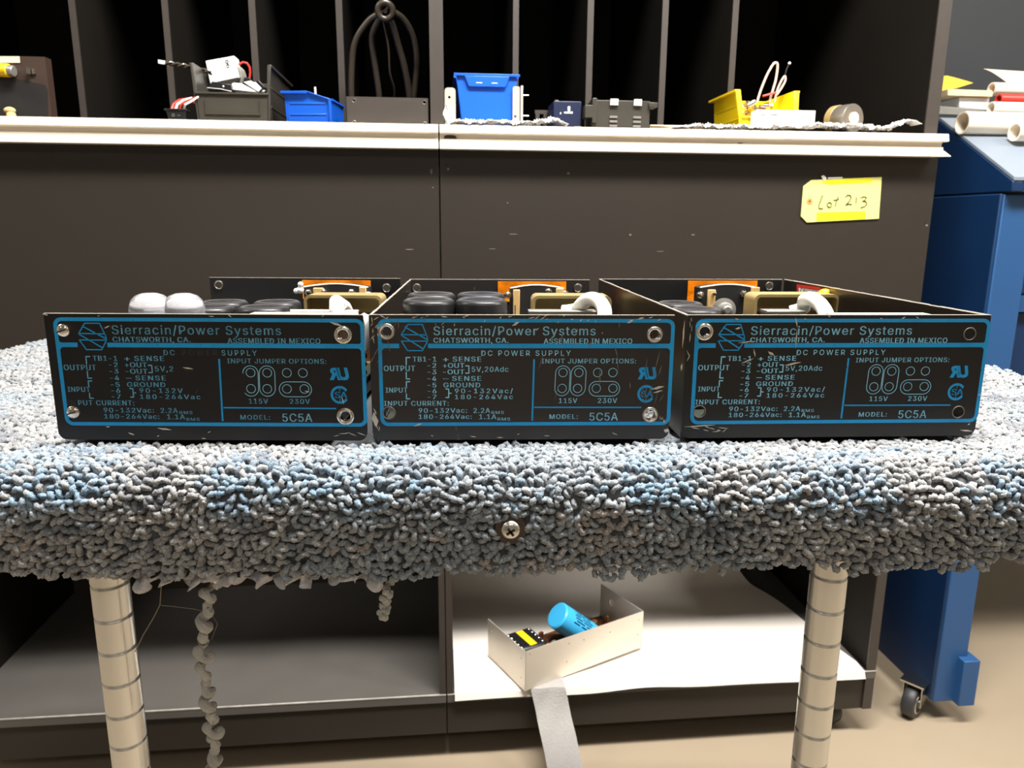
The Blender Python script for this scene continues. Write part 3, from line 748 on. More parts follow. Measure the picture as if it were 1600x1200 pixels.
def back_and_base(u, root, skin, bl, br, holes, tape):
    y = u.dep; a = u.px(*bl, y); c = u.px(*br, y); zt = (a.z + c.z) / 2
    hh = []
    for (hx, hy) in holes: q = u.px(hx, hy, y); hh.append(circ(q.x, q.z, .0042, 20))
    b = MB(u.M); v, f = fill2d([rrect(a.x, c.x, .0006, zt, .0008)] + hh, .001); b.add([(p.x, y + .001 + p.z, p.y) for p in v], f, 0)
    b.box(a.x, c.x, y, y + .002, zt - .0002, zt + .0003, 1)
    bp = b.build('back_panel', [skin, 'chip'], root)
    for (hx, hy) in holes:
        q = u.px(hx, hy, y); b = MB(u.M); b.ring((q.x, y - .0003, q.z), (0, 1, 0), .0045, .0007); b.build('eyelet', 'steel', bp)
    t0 = u.px(tape[0], tape[2], y); t1 = u.px(tape[1], tape[3], y)
    b = MB(u.M); b.sheet(lambda p, q: (t0.x + (t1.x - t0.x) * p, y - .0006 - .0004 * math.sin(11 * p + 5 * q), t0.z - .001 + (t1.z - t0.z) * q), 14, 6, .0002); b.build('insulating_tape', 'kapton', bp, label='glossy orange film tape')
    b = MB(u.M); b.box(max(a.x, 0) + .0005, min(c.x, u.w) - .0005, .0022, y - .0005, .0005, .0022); b.build('base_plate', skin, root)
    b = MB(u.M); b.box(max(a.x, 0) + .006, min(c.x, u.w) - .006, .012, y - .012, .0085, .0101); cb = b.build('circuit_board', 'green', root)
    for xx in (max(a.x, 0) + .012, min(c.x, u.w) - .012):
        for yy in (.02, y - .02): b = MB(u.M); b.cyl((xx, yy, .0021), (xx, yy, .0086), .003, n=12); b.build('standoff', 'steel', cb)
    return a, c, zt
def wall(u, root, x0f, x1b, ztop, mats, name='side_panel', holes=None):
    # a folded side from the front panel to the back one
    b = MB(u.M); y = u.dep; t = .0014
    zf = HT - .0006; zb = ztop - .0006
    vs = []
    for (x, yy, z) in ((x0f, .0024, zf), (x1b, y - .0006, zb)):
        vs += [(x - t / 2, yy, .0006), (x + t / 2, yy, .0006), (x + t / 2, yy, z), (x - t / 2, yy, z)]
    fs = [(0, 3, 2, 1), (4, 5, 6, 7), (0, 1, 5, 4), (1, 2, 6, 5), (2, 3, 7, 6), (3, 0, 4, 7)]
    b.add(vs, fs, [0, 0, 0, 0, 1, 0])
    # bare rubbed edge, slightly uneven
    n = 26
    for k in range(n):
        p = k / n; q = (k + 1) / n; f = lambda r: Vector((x0f + (x1b - x0f) * r, .0024 + (y - .003) * r, zf + (zb - zf) * r + .00025))
        b.tube([f(p), f(q)], .0007 * random.uniform(.75, 1.25), 6, 1)
    return b.build(name, mats, root)
def capacitor(u, root, px, py, y, r, mats=('black', 'captop'), letters=True):
    q = u.px(px, py, y); b = MB(u.M); x, z = q.x, q.z
    b.lathe([(r - .001, .0102), (r, .012), (r, z - .0035), (r - .0006, z - .0015), (r - .0022, z - .0003)], (x, y, 0), (0, 0, 1), 40, 0)
    b.lathe([(r - .0012, z - .0010), (r - .0028, z), (r - .0044, z + .0001), (r - .0060, z - .0005), (r * .3, z - .0004), (.001, z - .0003)], (x, y, 0), (0, 0, 1), 40, 1)
    for k in range(3):
        a = random.uniform(0, 6.28); b.obox((x + .35 * r * math.cos(a), y + .35 * r * math.sin(a), z - .0004), (.010, .002, 0), (-.0004, .0014, 0), (0, 0, .0006), 1)
    return b.build('capacitor', list(mats), root)
def eyelet(u, root, i, mats, big=True, hexa=False, screw=False, dark=False):
    s = u.w / (PW / 1000); a, c = HOLES[i]; p = Vector((a / 1000 * s, 0, HT - c / 1000 * (HT / .088))); b = MB(u.M)
    if screw:
        b.lathe([(.0043, .0), (.0043, .0008), (.0034, .0018), (.0012, .0024), (0, .0025)], (p.x, -.0001, p.z), (0, -1, 0), 20, 0)
        b.obox((p.x, -.0025, p.z), (.006, 0, .002), (0, .0006, 0), (-.0002, 0, .0009), 1)
        b.obox((p.x + .0012, -.0012, p.z + .002), (.002, 0, .001), (0, .0022, 0), (0, 0, .003), 0)
        return b.build('screw', ['nickel', 'blackmat'], root)
    if dark:
        b.ring((p.x, -.0001, p.z), (0, 1, 0), .0043, .0004, 28, 6, 0)
        return b.build('hole_rim', ['scuff'], root)
    n = 6 if hexa else 28
    b.lathe([(.0036, 0), (.0056 if not hexa else .0060, 0), (.0056 if not hexa else .0060, .0012), (.0045, .0018), (.0036, .0012), (.0036, -.004)], (p.x, .0001, p.z), (0, -1, 0), 24, 0, None, False)
    b.ring((p.x, -.0010, p.z), (0, 1, 0), .0049, .0008, n if not hexa else 8, 6, 0)
    return b.build('threaded_insert' if hexa else 'eyelet', mats, root)
def bolt(b, c, axis, r=.0035, mi=0):
    c = Vector(c); a = Vector(axis).normalized()
    b.lathe([(r * 1.25, 0), (r * 1.25, .0006), (r, .0007), (r, .003), (r * .8, .0036), (r * .5, .0036), (r * .5, .0055), (r * .4, .006)], c, a, 6 if random.random() < .5 else 14, mi)
def choke(u, root, xl, xr, ytop, ybot, y, bolts, strips):
    """the black wound block bolted in front of the taped back panel"""
    a = u.px(xl, ytop, y); c = u.px(xr, ybot, y)
    b = MB(u.M)
    top = [(a.x + (c.x - a.x) * k / 12, y, a.z + .0035 * math.sin(PI * k / 12)) for k in range(13)]
    b.prism(top + [(c.x, y, .0105), (a.x, y, .0105)], (0, .022, 0), 0)
    e = .0006
    b.tube([Vector(p) + Vector((0, .0005, .0004)) for p in top], .0009, 6, 1)
    o = b.build('choke', ['blackmat', 'whitetube'], root, bevel=.0006, label='black wrapped choke with a white top seam')
    for (px, py) in bolts:
        q = u.px(px, py, y - .0005); bb = MB(u.M); bolt(bb, (q.x, y - .0002, q.z), (random.uniform(-.5, .5), -1, 0), .0033); bb.build('bolt', 'nickel', o)
    for (x0, x1, y0, y1, mt) in strips:
        p = u.px(x0, y0, y - .004); q = u.px(x1, y1, y - .004); bb = MB(u.M); bb.box(p.x, q.x, y - .004, y - .0004, q.z, p.z); bb.build('clamp_strip', mt, o, bevel=.0005)
    return o
def bracket(u, root, xl, xr, yt, yb, y, depth=.03):
    """the gold-chromated frame of the transformer"""
    a = u.px(xl, yt, y); c = u.px(xr, yb, y); w = .0028
    outer = rrect(a.x, c.x, .0104, a.z, (.006, .006, .0005, .0005)); inner = rrect(a.x + w, c.x - w, .0104 + .002, a.z - w, (.004, .004, .0005, .0005))
    v, f = fill2d([outer, inner], depth / 2); b = MB(u.M); b.add([(p.x, y + depth / 2 + p.z, p.y) for p in v], f)
    b.box(a.x + w - .0003, c.x - w + .0003, y + depth * .55, y + depth * .62, .0108, a.z - w + .0004)
    o = b.build('transformer_frame', 'gold', root, bevel=.0004)
    b = MB(u.M); b.box(a.x + w + .004, c.x - w - .004, y + .004, y + depth * .54, .0108, a.z - .018); b.build('winding', 'brown', o, bevel=.002)
    return o
def plate(u, root, name, xl, xr, yt, y, depth, th, mt):
    a = u.px(xl, yt, y); c = u.px(xr, yt, y); b = MB(u.M); b.box(a.x, c.x, y, y + depth, a.z - th, a.z)
    b.box(a.x + .004, a.x + .010, y + .003, y + .009, .0102, a.z - th, 1); b.box(c.x - .010, c.x - .004, y + .003, y + .009, .0102, a.z - th, 1)
    return b.build(name, [mt, 'grey'], root, bevel=.0004)
def hose(u, root, pts, r, name='wire_sleeve'):
    P_ = [u.px(px, py, y) for (px, py, y) in pts]
    # smooth it
    Q = []
    for i in range(len(P_) - 1):
        p0, p1, p2, p3 = P_[max(i - 1, 0)], P_[i], P_[i + 1], P_[min(i + 2, len(P_) - 1)]
        for k in range(8):
            t = k / 8; Q.append(.5 * ((2 * p1) + (p2 - p0) * t + (2 * p0 - 5 * p1 + 4 * p2 - p3) * t * t + (3 * p1 - p0 - 3 * p2 + p3) * t ** 3))
    Q.append(P_[-1]); b = MB(u.M); b.tube(Q, r, 12); return b.build(name, 'whitetube', root, label='fat white wire sleeve bent over')
def chips(u, root, n, areas, mt='chip', name='scratch_marking'):
    b = MB(u.M)
    for _ in range(n):
        x0, x1, z0, z1, L, ang = random.choice(areas); x = random.uniform(x0, x1) * u.w; z = random.uniform(z0, z1) * HT
        l = L * random.uniform(.4, 1.3); w = random.uniform(.00018, .00045); a = math.radians(ang + random.uniform(-35, 35)); d = Vector((math.cos(a), 0, math.sin(a))); e = Vector((-d.z, 0, d.x))
        c = Vector((x, -.0003, z)); b.prism([c - d * l / 2, c - d * l * .1 - e * w, c + d * l / 2 + e * w * .3, c + d * l * .1 + e * w], (0, .00022, 0))
    merge_into(root, b.build(name, mt, root, smooth=False))
def chip_list(u, root, pts, mt='chip', name='scratch_marking'):
    """scratches given as pixel segments on the front panel"""
    b = MB(u.M)
    for (xa, ya, xb, yb, w) in pts:
        p = u.px(xa, ya, -.0003); q = u.px(xb, yb, -.0003); d = (q - p).normalized(); e = Vector((-d.z, 0, d.x)) * w
        b.prism([p, p.lerp(q, .4) - e, q, p.lerp(q, .6) + e], (0, .00022, 0))
    merge_into(root, b.build(name, mt, root, smooth=False))
GRP = 'power supplies on the carpet'
# --- left
u = Unit(0, *UNIT_FEET[0], .365, 0); U_1 = u
t = thing('power_supply', 'open power supply without side walls, two clear domes behind its front panel', 'power supply', u.M @ Vector((u.w / 2, .18, 0)), GRP)
fp = unit_base(u, t, 'chassis1'); a, c, zt = back_and_base(u, t, 'chassis1', (327, 432), (625, 437), [(342, 445), (604, 450)], (472, 580, 436, 466))
eyelet(u, fp, 0, ['nickel'], screw=True); eyelet(u, fp, 2, ['nickel'], screw=True); eyelet(u, fp, 1, ['nickel'], hexa=True); eyelet(u, fp, 3, ['nickel'], hexa=True)
capacitor(u, t, 326, 478, .075, .0198); capacitor(u, t, 350, 470, .135, .0198); capacitor(u, t, 412, 478, .080, .0198); capacitor(u, t, 433, 470, .140, .0198)
for (px, py, y) in ((217, 488, .03), (271, 488, .036)):
    q = u.px(px, py, y); b = MB(u.M); r = .0150
    b.lathe([(r * .75, .0102), (r * .8, .012), (r * .8, q.z - .006)], (q.x, y + .018, 0), (0, 0, 1), 28, 1)
    b.lathe([(r, -.010), (r, -.002), (r * .97, .002), (r * .86, .0065), (r * .66, .0095), (r * .35, .0112), (0, .0116)], (q.x, y + .018, q.z + .0008), (0, 0, 1), 36, 0)
    b.ring((q.x, y + .018, q.z - .004), (0, 0, 1), r, .0012, 36, 8, 0)
    b.lathe([(r * .62, 0), (r * .62, .001), (0, .0012)], (q.x, y + .018, q.z + .001), (0, 0, 1), 28, 2)
    b.build('clear_cap', ['clear', 'grey', 'white'], t, label='clear vinyl dome over a component')
choke(u, t, 474, 576, 449, 482, .315, [(482, 457), (505, 457), (549, 457), (575, 460)], [(489, 505, 450, 462, 'tan'), (561, 572, 449, 463, 'tan')])
bracket(u, t, 474, 597, 461, 490, .235)
b = MB(u.M); q = u.px(469, 453, .31); b.ball(q, .004); b.ball(q + Vector((.001, -.001, .006)), .003); b.ball(q + Vector((-.004, -.001, -.001)), .003); b.build('solder_blob', 'white', t)
plate(u, t, 'board_edge', 390, 556, 490, .03, .010, .0018, 'cream'); plate(u, t, 'board_edge', 440, 556, 486, .10, .012, .0018, 'cream')
hose(u, t, [(528, 505, .06), (526, 488, .055), (526, 474, .065), (527, 473, .09), (540, 482, .15), (545, 500, .16)], .0056)
b = MB(u.M); q0 = u.px(556, 489, .03)
b.prism([u.px(*p, .004) for p in ((560, 494), (568, 498), (571, 510), (571, 548), (560, 548), (557, 520))], (0, .02, 0), 0); b.prism([u.px(*p, .0035) for p in ((558, 524), (563, 528), (564, 540), (558, 541))], (0, .002, 0), 1)
b.build('terminal_cover', ['white', 'red'], t)
b = MB(u.M)
for k in range(4): q = u.px(566, 556 + k * 13, .012); b.ball(q, (.0035, .004, .0028)); b.cyl(q + Vector((0, 0, -.004)), q + Vector((0, .004, .003)), .0014)
b.build('terminal_screw', 'nickel', t)
b = MB(u.M); q = u.px(564, 628, .012); b.ball(q, (.003, .004, .007)); b.build('green_component', 'green', t)
chips(u, fp, 14, [(.15, .5, .02, .12, .004, 5), (.9, .99, .03, .08, .005, 0), (.0, .98, .985, .997, .003, 0)])
chip_list(u, fp, [(246, 669, 268, 672, .0006), (200, 676, 210, 680, .0005), (162, 513, 172, 509, .0005), (285, 574, 302, 577, .0005), (515, 503, 535, 510, .0008), (476, 611, 484, 613, .0004), (534, 620, 537, 632, .0004)])
# --- middle
u = Unit(1, *UNIT_FEET[1], .362, 0)
t = thing('power_supply', 'middle power supply with scuffed grey corners and four tall black capacitors', 'power supply', u.M @ Vector((u.w / 2, .18, 0)), GRP)
fp = unit_base(u, t, 'chassis2'); a, c, zt = back_and_base(u, t, 'chassis2', (640, 437), (921, 437), [(651, 450), (903, 450)], (778, 884, 438, 470))
wall(u, t, -.0002, a.x + .0009, zt, ['inner', 'chip'])
for i in (0, 1, 3): eyelet(u, fp, i, ['steel'])
eyelet(u, fp, 2, None, dark=True)
capacitor(u, t, 670, 467, .062, .0198); capacitor(u, t, 674, 458, .110, .0198); capacitor(u, t, 752, 467, .062, .0198); capacitor(u, t, 751, 458, .110, .0198)
choke(u, t, 797, 880, 451, 492, .31, [(793, 461), (857, 456), (883, 459)], [(802, 812, 453, 493, 'tan'), (869, 880, 451, 460, 'tan')])
b = MB(u.M); q = u.px(805, 480, .17); b.box(q.x - .0006, q.x + .0006, .17, .172, .010, q.z + .002); b.build('wire_lead', 'grey', t)
bracket(u, t, 832, 955, 462, 494, .235)
plate(u, t, 'board_edge', 826, 932, 486, .09, .014, .0026, 'grey'); plate(u, t, 'board_edge', 852, 995, 494, .035, .006, .002, 'whitetube')
hose(u, t, [(880, 487, .115), (900, 484, .11), (910, 474, .10), (922, 467, .09), (936, 471, .075), (944, 484, .06), (944, 502, .05)], .0056)
chips(u, fp, 46, [(0, 1, .965, .998, .004, 0), (.0, .06, .80, .98, .004, 70), (.2, .98, .86, .97, .003, 70)])
chips(u, fp, 34, [(.0, .06, .55, .98, .008, 85), (.55, .99, .3, .95, .012, 88), (.85, .99, .3, .7, .01, 80), (.06, .3, .9, .98, .007, 60)], 'scuff', 'scuff_stain')
chips(u, fp, 16, [(.0, .02, .05, .25, .004, 80), (.02, .99, .0, .1, .004, 10), (.97, .99, .03, .3, .005, 80)])
chip_list(u, fp, [(800, 509, 812, 503, .0009), (1018, 608, 1038, 604, .0010), (1020, 614, 1036, 610, .0006), (980, 505, 990, 500, .0008), (584, 644, 588, 668, .0022), (1037, 672, 1046, 674, .0016), (646, 666, 660, 662, .0005)])
# --- right
u = Unit(2, *UNIT_FEET[2], .366, 0)
t = thing('power_supply', 'power supply walled on both sides with a red-bordered caution label inside', 'power supply', u.M @ Vector((u.w / 2, .18, 0)), GRP)
fp = unit_base(u, t, 'chassis3'); a, c, zt = back_and_base(u, t, 'chassis3', (936, 437), (1222, 436), [(1202, 447)], (1075, 1181, 437, 472))
wall(u, t, -.0002, a.x + .0009, zt, ['inner', 'chip'])
wr = wall(u, t, u.w + .0002, c.x + .003, zt + .0005, ['inner', 'chip'])
eyelet(u, fp, 0, ['nickel'], hexa=True)
for i in (1, 2, 3): eyelet(u, fp, i, None, dark=True)
capacitor(u, t, 1062, 472, .112, .0195); capacitor(u, t, 1087, 481, .065, .0195)
choke(u, t, 1094, 1178, 450, 494, .30, [(1094, 461), (1114, 459), (1161, 459)], [(1107, 1117, 453, 482, 'tan'), (1175, 1184, 449, 494, 'tan')])
b = MB(u.M); q = u.px(1131, 484, .11); b.lathe([(.0098, 0), (.0098, .0015), (.0062, .002), (.0062, .005), (.0045, .006), (.0035, .006), (.0035, .011), (.0025, .012)], q, (-.05, -1, .1), 24); b.cyl(q + Vector((0, .0, -.008)), (q.x, q.y + .012, .0105), .004); b.build('stud_terminal', 'grey', t, label='round washer and stud terminal')
bracket(u, t, 1180, 1310, 460, 494, .225)
plate(u, t, 'board_edge', 1199, 1260, 486, .085, .016, .0024, 'grey'); plate(u, t, 'board_edge', 1300, 1455, 491, .03, .010, .0016, 'cream')
hose(u, t, [(1236, 488, .12), (1254, 482, .115), (1258, 469, .10), (1270, 468, .085), (1285, 480, .07), (1294, 500, .05)], .0058)
# caution label on the wall, with its word
wn = (Vector((c.x + .003, u.dep - .0006, 0)) - Vector((u.w + .0002, .0024, 0))).normalized(); wp = Vector((-wn.y, wn.x, 0))   # inward normal points to -x
def onwall(px, py, off=.0011):
    P_ = u.M @ (Vector((u.w + .0002, .0024, 0)) + wp * off); n_ = (u.M.to_3x3() @ wp); return u.I @ onpl(px, py, P_, n_)
b = MB(u.M); b.prism([onwall(*p) for p in ((1245, 444), (1281, 449), (1284, 470), (1245, 466))], wp * -.0003); lb = b.build('caution_label', 'red', wr, smooth=False, label='white label with red border reading CAUTION')
b = MB(u.M); b.prism([onwall(*p, .0013) for p in ((1248, 450), (1280, 454), (1281, 470), (1248, 466))], wp * -.0002); b.build('label_field', 'white', lb, smooth=False)
v, f = text2d('CAUTION', .015, 1.05); A0, A1 = onwall(1250, 458, .0016), onwall(1278, 461.5, .0016); xs = [p.x for p in v]
b = MB(u.M); ex = (A1 - A0); b.add([A0 + ex * ((p.x - min(xs)) / (max(xs) - min(xs))) + Vector((0, 0, p.y / _capH * .0062)) for p in v], f); b.build('label_word', 'ink', lb, smooth=False)
b = MB(u.M); b.ball(u.px(1289, 457, .25), (.006, .005, .004)); q = u.px(1289, 459, .25); b.cyl((q.x, q.y, q.z - .002), (q.x, q.y, q.z - .03), .002); b.build('yellow_bead', 'label', t)
chips(u, fp, 20, [(0, 1, .97, .998, .003, 0), (.0, .012, .4, .99, .006, 85), (.0, .2, .06, .1, .006, 5)])
chip_list(u, fp, [(1243, 496, 1246, 512, .0005), (1246, 512, 1243, 545, .0004), (1178, 560, 1158, 568, .0005), (1178, 545, 1180, 558, .0005), (1153, 536, 1180, 533, .0004), (1200, 549, 1210, 556, .0010), (1226, 571, 1252, 566, .0007), (1149, 514, 1158, 512, .0007), (1070, 500, 1066, 545, .0006), (1066, 568, 1064, 580, .0007), (1528, 616, 1533, 618, .0005), (1500, 672, 1520, 674, .0006), (1512, 664, 1516, 662, .0005), (1070, 667, 1118, 664, .0004)])

# ------------------------------------------------------------------ things on the rack counter
def bin_(root, M, W, Hh, L, lip, cut, mt, taper=.88, thick=.0028, ribs=True, flange=.006, close_front=False):
    """open-fronted stacking bin: x across, y from the front lip backwards, z up"""
    wf = lambda p: Vector((p.x * (taper + (1 - taper) * min(1, max(0, p.z / Hh))), p.y, p.z))
    hw = W / 2
    b = MB(M); b.warp = wf
    b.box(-hw, hw, 0, L, 0, thick)
    b.box(-hw, hw, L - thick, L, thick, Hh)
    for s in (-1, 1):
        x = s * (hw - thick / 2)
        b.prism([(x - thick / 2, 0, thick), (x - thick / 2, L - thick, thick), (x - thick / 2, L - thick, Hh), (x - thick / 2, cut, Hh), (x - thick / 2, 0, lip)], (thick, 0, 0))
        if ribs:
            for k in (.3, .62): b.box(x + s * thick / 2 - .0008, x + s * thick / 2 + .0008, L * .12, L * .9, Hh * k, Hh * k + .003)
    b.box(-hw, hw, 0, thick, thick, lip if not close_front else Hh)
    body = b.build('bin_body', mt, root, bevel=.0007)
    r = MB(M); r.warp = wf
    for s in (-1, 1):
        x = s * hw
        r.box(min(x, x + s * flange), max(x, x + s * flange), cut, L, Hh - .004, Hh)
        if not close_front:
            r.prism([(x - .001 * s, -.0005, lip - .001), (x - .001 * s, cut - .0005, Hh), (x - .001 * s, cut + .005, Hh), (x - .001 * s, .005, lip - .001)], (s * flange * .9, 0, 0))
            r.box(min(x, x + s * flange * .7), max(x, x + s * flange * .7), 0, .004, thick, lip)
    r.box(-hw - flange, hw + flange, L, L + flange, Hh - .004, Hh)
    if close_front: r.box(-hw - flange, hw + flange, -flange, 0, Hh - .004, Hh)
    else: r.box(-hw, hw, -.003, 0, lip - .003, lip)
    r.build('rim', mt, body, bevel=.0005)
    return body
def local(x, d, rot=0.0, z=None):
    return RKM @ Matrix.Translation((x, d, ZS if z is None else z)) @ Matrix.Rotation(math.radians(rot), 4, 'Z')
def rootat(name, label, cat, x, d, z=None, group=None): return thing(name, label, cat, rk(x, d, ZS if z is None else z), group)
S0 = 1165 / 1.36                                     # rough pixels per metre at the rack front (for sizes only)

# charcoal bin and what lies in it
x0, _ = rp(303, 150, .01); x1, _ = rp(423, 150, .01); xc = (x0 + x1) / 2; Wb = x1 - x0
Hb = rp(360, 99, .01)[1] - ZS; lipz = rp(360, 145, .01)[1] - ZS
t = rootat('parts_bin', 'charcoal open-fronted parts bin holding a white box and connectors', 'bin', xc, .1)
bin_(t, local(xc, .008), Wb, Hb, .185, lipz, .004, 'binblack', taper=.9, flange=.004)
b = MB(local(xc, .008)); b.box(-Wb * .36, Wb * .36, -.0022, 0, .013, .0155); b.box(-Wb * .36, -Wb * .35, -.002, 0, .0135, lipz - .012); b.box(Wb * .35, Wb * .36, -.002, 0, .0135, lipz - .012); b.build('moulded_border', 'binblack', t)
def slab(px4, d, th, M_=RKM): return [Vector((rp(*p, d)[0], d, rp(*p, d)[1])) for p in px4]
t = rootat('relay_box', 'white boxy relay tilted up inside the charcoal bin', 'component', *((rp(345, 120, .07)[0]), .07), rp(345, 128, .07)[1])
b = MB(RKM); b.prism(slab([(321, 95), (366, 87), (373, 121), (328, 131)], .07, 0), (0, .03, 0)); bx = b.build('case', 'white', t, bevel=.001)
b = MB(RKM)
for (px, py) in ((354.5, 96), (356, 103)):
    x, z = rp(px, py, .0695); b.ring((x, .0695, z), (0, 1, 0), .0022, .0005, 14, 5)
b.tube([(rp(px, py, .0694)[0], .0694, rp(px, py, .0694)[1]) for px, py in ((354, 98), (357, 99.5))], .0005, 5); b.build('marking', 'ink', bx)
t = rootat('wire', 'short red wire looping beside the white relay', 'wire', rp(380, 112, .08)[0], .08, rp(380, 124, .08)[1])
b = MB(RKM); b.tube([(rp(px, py, .08)[0], .08 + .01 * k / 6, rp(px, py, .08)[1]) for k, (px, py) in enumerate(((373, 101), (379, 97), (385, 98), (389, 104), (389.5, 112), (388, 122), (387, 132)))], .0018, 8); b.build('insulation', 'red', t)
for k in range(3):
    b = MB(RKM); b.tube([(rp(px + k * 2, py, .078)[0], .076 + .003 * k, rp(px + k * 2, py, .078)[1]) for (px, py) in ((371, 105), (376, 110), (379, 118), (377, 127), (374, 136))], .0014, 7)
    tag(b.build('wire', 'grey'), 'blue-grey wire bending down beside the white relay', 'wire', 'blue-grey wires beside the relay')
t = rootat('switch_module', 'black switch module lying in the charcoal bin', 'component', rp(342, 138, .03)[0], .03, rp(342, 145, .03)[1])
b = MB(RKM); b.prism(slab([(331, 127), (361, 132), (362, 141), (324, 141.5)], .02, 0), (0, .03, 0)); bb = b.build('body', 'black', t, bevel=.0008)
b = MB(RKM); b.tube([Vector((rp(px, py, .0195)[0], .0195, rp(px, py, .0195)[1])) for px, py in ((324, 137), (345, 139), (362, 143))], .0006, 5); x, z = rp(349, 135, .0195); b.ball((x, .0195, z), .0016); b.build('edge_trim', 'white', bb)
for (q, d, mt, lab) in (([(363, 129), (377, 130), (404, 145), (360, 140)], .03, 'white', 'white plug connector lying beside the black switch module'), ([(380, 128), (392, 126), (410, 137), (404, 144)], .046, 'white', 'white plug connector in the middle of the heap in the charcoal bin'), ([(392, 131), (401, 127), (417, 139), (412, 145)], .062, 'white', 'white plug connector against the side wall of the charcoal bin'),
        ([(375, 121), (390, 121), (394, 128), (379, 131)], .078, 'black', 'small black connector under the red wire in the charcoal bin'), ([(398, 127), (404, 125), (416, 138), (410, 139)], .014, 'black', 'small black connector on top of the white plugs')):
    b = MB(RKM); b.prism(slab(q, d, 0), (0, .013, 0)); tag(b.build('connector', mt, bevel=.0008), lab, 'connector', 'plug connectors in the charcoal bin')
t = rootat('twisted_cable', 'twisted dark cable with a white plug poking out over the charcoal bin', 'cable', rp(275, 103, .06)[0], .06, rp(275, 110, .06)[1])
b = MB(RKM)
for s in (0, PI):
    pts = []
    for k in range(50):
        f = k / 49; px = 258 + (330 - 258) * f; py = 98 + 12 * f + (9 * (f - .6) if f > .6 else 0); x, z = rp(px, py, .06); pts.append((x, .06 + .0022 * math.sin(22 * f + s), z + .0022 * math.cos(22 * f + s)))
    b.tube(pts, .0021, 7)
b.build('conductor', 'cable', t)
b = MB(RKM); x, z = rp(253, 97.5, .06); b.obox((x, .06, z), (.011, 0, -.0015), (0, .005, 0), (.0008, 0, .006)); b.build('plug', 'white', t, bevel=.0006)
# rocker switch with its leads on the trim
x, z0 = rp(278, 195, -.006); t = rootat('rocker_switch', 'small black rocker switch with red and white leads beside the charcoal bin', 'switch', x, -.006)
b = MB(local(x, -.012)); b.prism([(-.0155, 0, .015), (.0155, 0, .015), (.013, 0, .0002), (-.011, 0, .0002)], (0, .014, 0)); b.box(-.0175, .0175, -.001, .016, .015, .018); body = b.build('housing', 'black', t, bevel=.0006)
b = MB(local(x, -.012)); b.ring((-.004, -.0004, .008), (0, 1, 0), .002, .0004, 12, 5); b.box(.002, .007, -.0006, 0, .0075, .0082); b.build('marking', 'grey', body)
for k, (mt) in enumerate(('red', 'white', 'red', 'white')):
    b = MB(RKM); pts = [(x - .008 + .005 * k, -.004 + .003 * k, ZS + .018), (x - .006 + .006 * k, 0, ZS + .026), (x + .002 + .007 * k, .004, ZS + .033), (x + .016 + .005 * k, .006, ZS + .036 + .001 * k), (x + .026, .012 + .002 * k, ZS + .030)]
    b.tube(pts, .0022 if k < 2 else .0017, 8); b.build('lead', mt, body)
# small blue bin, opening to the right
xa_, _ = rp(452, 170, .04); xb_, _ = rp(522, 170, .01); L_ = xb_ - xa_
Hs = rp(480, 144, .03)[1] - ZS
t = rootat('parts_bin', 'small blue bin turned sideways next to the charcoal bin', 'bin', (xa_ + xb_) / 2, .05, group=None)
bin_(t, local(xb_, .055, 82), .08, Hs, L_, Hs * .78, L_ * .5, 'blue', taper=.86, flange=.005)
b = MB(RKM); x, z = rp(493, 150, .06); b.cyl((x, .06, ZS + .02), (x, .06, rp(493, 136, .06)[1]), .0017, n=8); o = b.build('white_pin', 'white'); tag(o, 'thin white pin standing up in the small blue bin', 'pin')
# blank grey panel with four holes
xa_, _ = rp(543.5, 170, .003); xb_, _ = rp(669, 170, .003); zt_ = rp(606, 152, .003)[1]
t = rootat('blank_panel', 'flat grey-black plate with four screw holes below the hanging cables', 'panel', (xa_ + xb_) / 2, .004)
hs = [(rp(px, py, .003)) for px, py in ((553, 157), (663, 160), (554, 193), (664, 195))]
v, f = fill2d([[(xa_, ZS + .0003), (xb_, ZS + .0003), (xb_, zt_), (xa_, zt_)]] + [circ(hx, max(hz, ZS + .004), .0026, 14) for hx, hz in hs], .0009)
b = MB(RKM); b.add([(p.x, .004 + p.z, p.y) for p in v], f); b.box(xa_ - .002, xa_ - .0001, .003, .05, ZS + .0003, zt_); pb = b.build('plate', 'rackedge', t)
for hx, hz in hs: b = MB(RKM); b.ring((hx, .0030, max(hz, ZS + .004)), (0, 1, 0), .0028, .0005, 16, 5); b.build('hole_rim', 'steel', pb)
# hanging cables
t = rootat('cable_hank', 'black cables hanging in loops inside the rack', 'cable', rp(605, 100, .12)[0], .12, ZS + .02)
for (pts, r) in (([(596, 20), (575, 30), (553, 60), (546, 100), (546, 160), (560, 215)], .0055), ([(598, 22), (585, 40), (579, 60), (584, 100), (590, 150), (592, 215)], .0055),
                 ([(602, 15), (612, 35), (620, 62), (631, 100), (639, 150), (640, 215)], .006), ([(604, 14), (628, 25), (644, 50), (650, 85), (648, 120), (636, 215)], .0055), ([(598, 28), (606, 70), (608, 110), (614, 132), (614, 150)], .0018)):
    d = .11; P_ = [Vector((rp(px, py, d)[0], d + .012 * k, rp(px, py, d)[1])) for k, (px, py) in enumerate(pts)]; Q = []
    for i in range(len(P_) - 1):
        p0_, p1_, p2_, p3_ = P_[max(i - 1, 0)], P_[i], P_[i + 1], P_[min(i + 2, len(P_) - 1)]
        for k in range(7):
            s = k / 7; Q.append(.5 * ((2 * p1_) + (p2_ - p0_) * s + (2 * p0_ - 5 * p1_ + 4 * p2_ - p3_) * s * s + (3 * p1_ - p0_ - 3 * p2_ + p3_) * s ** 3))
    b = MB(RKM); b.tube(Q, r, 10); b.build('cable', 'cable', t)
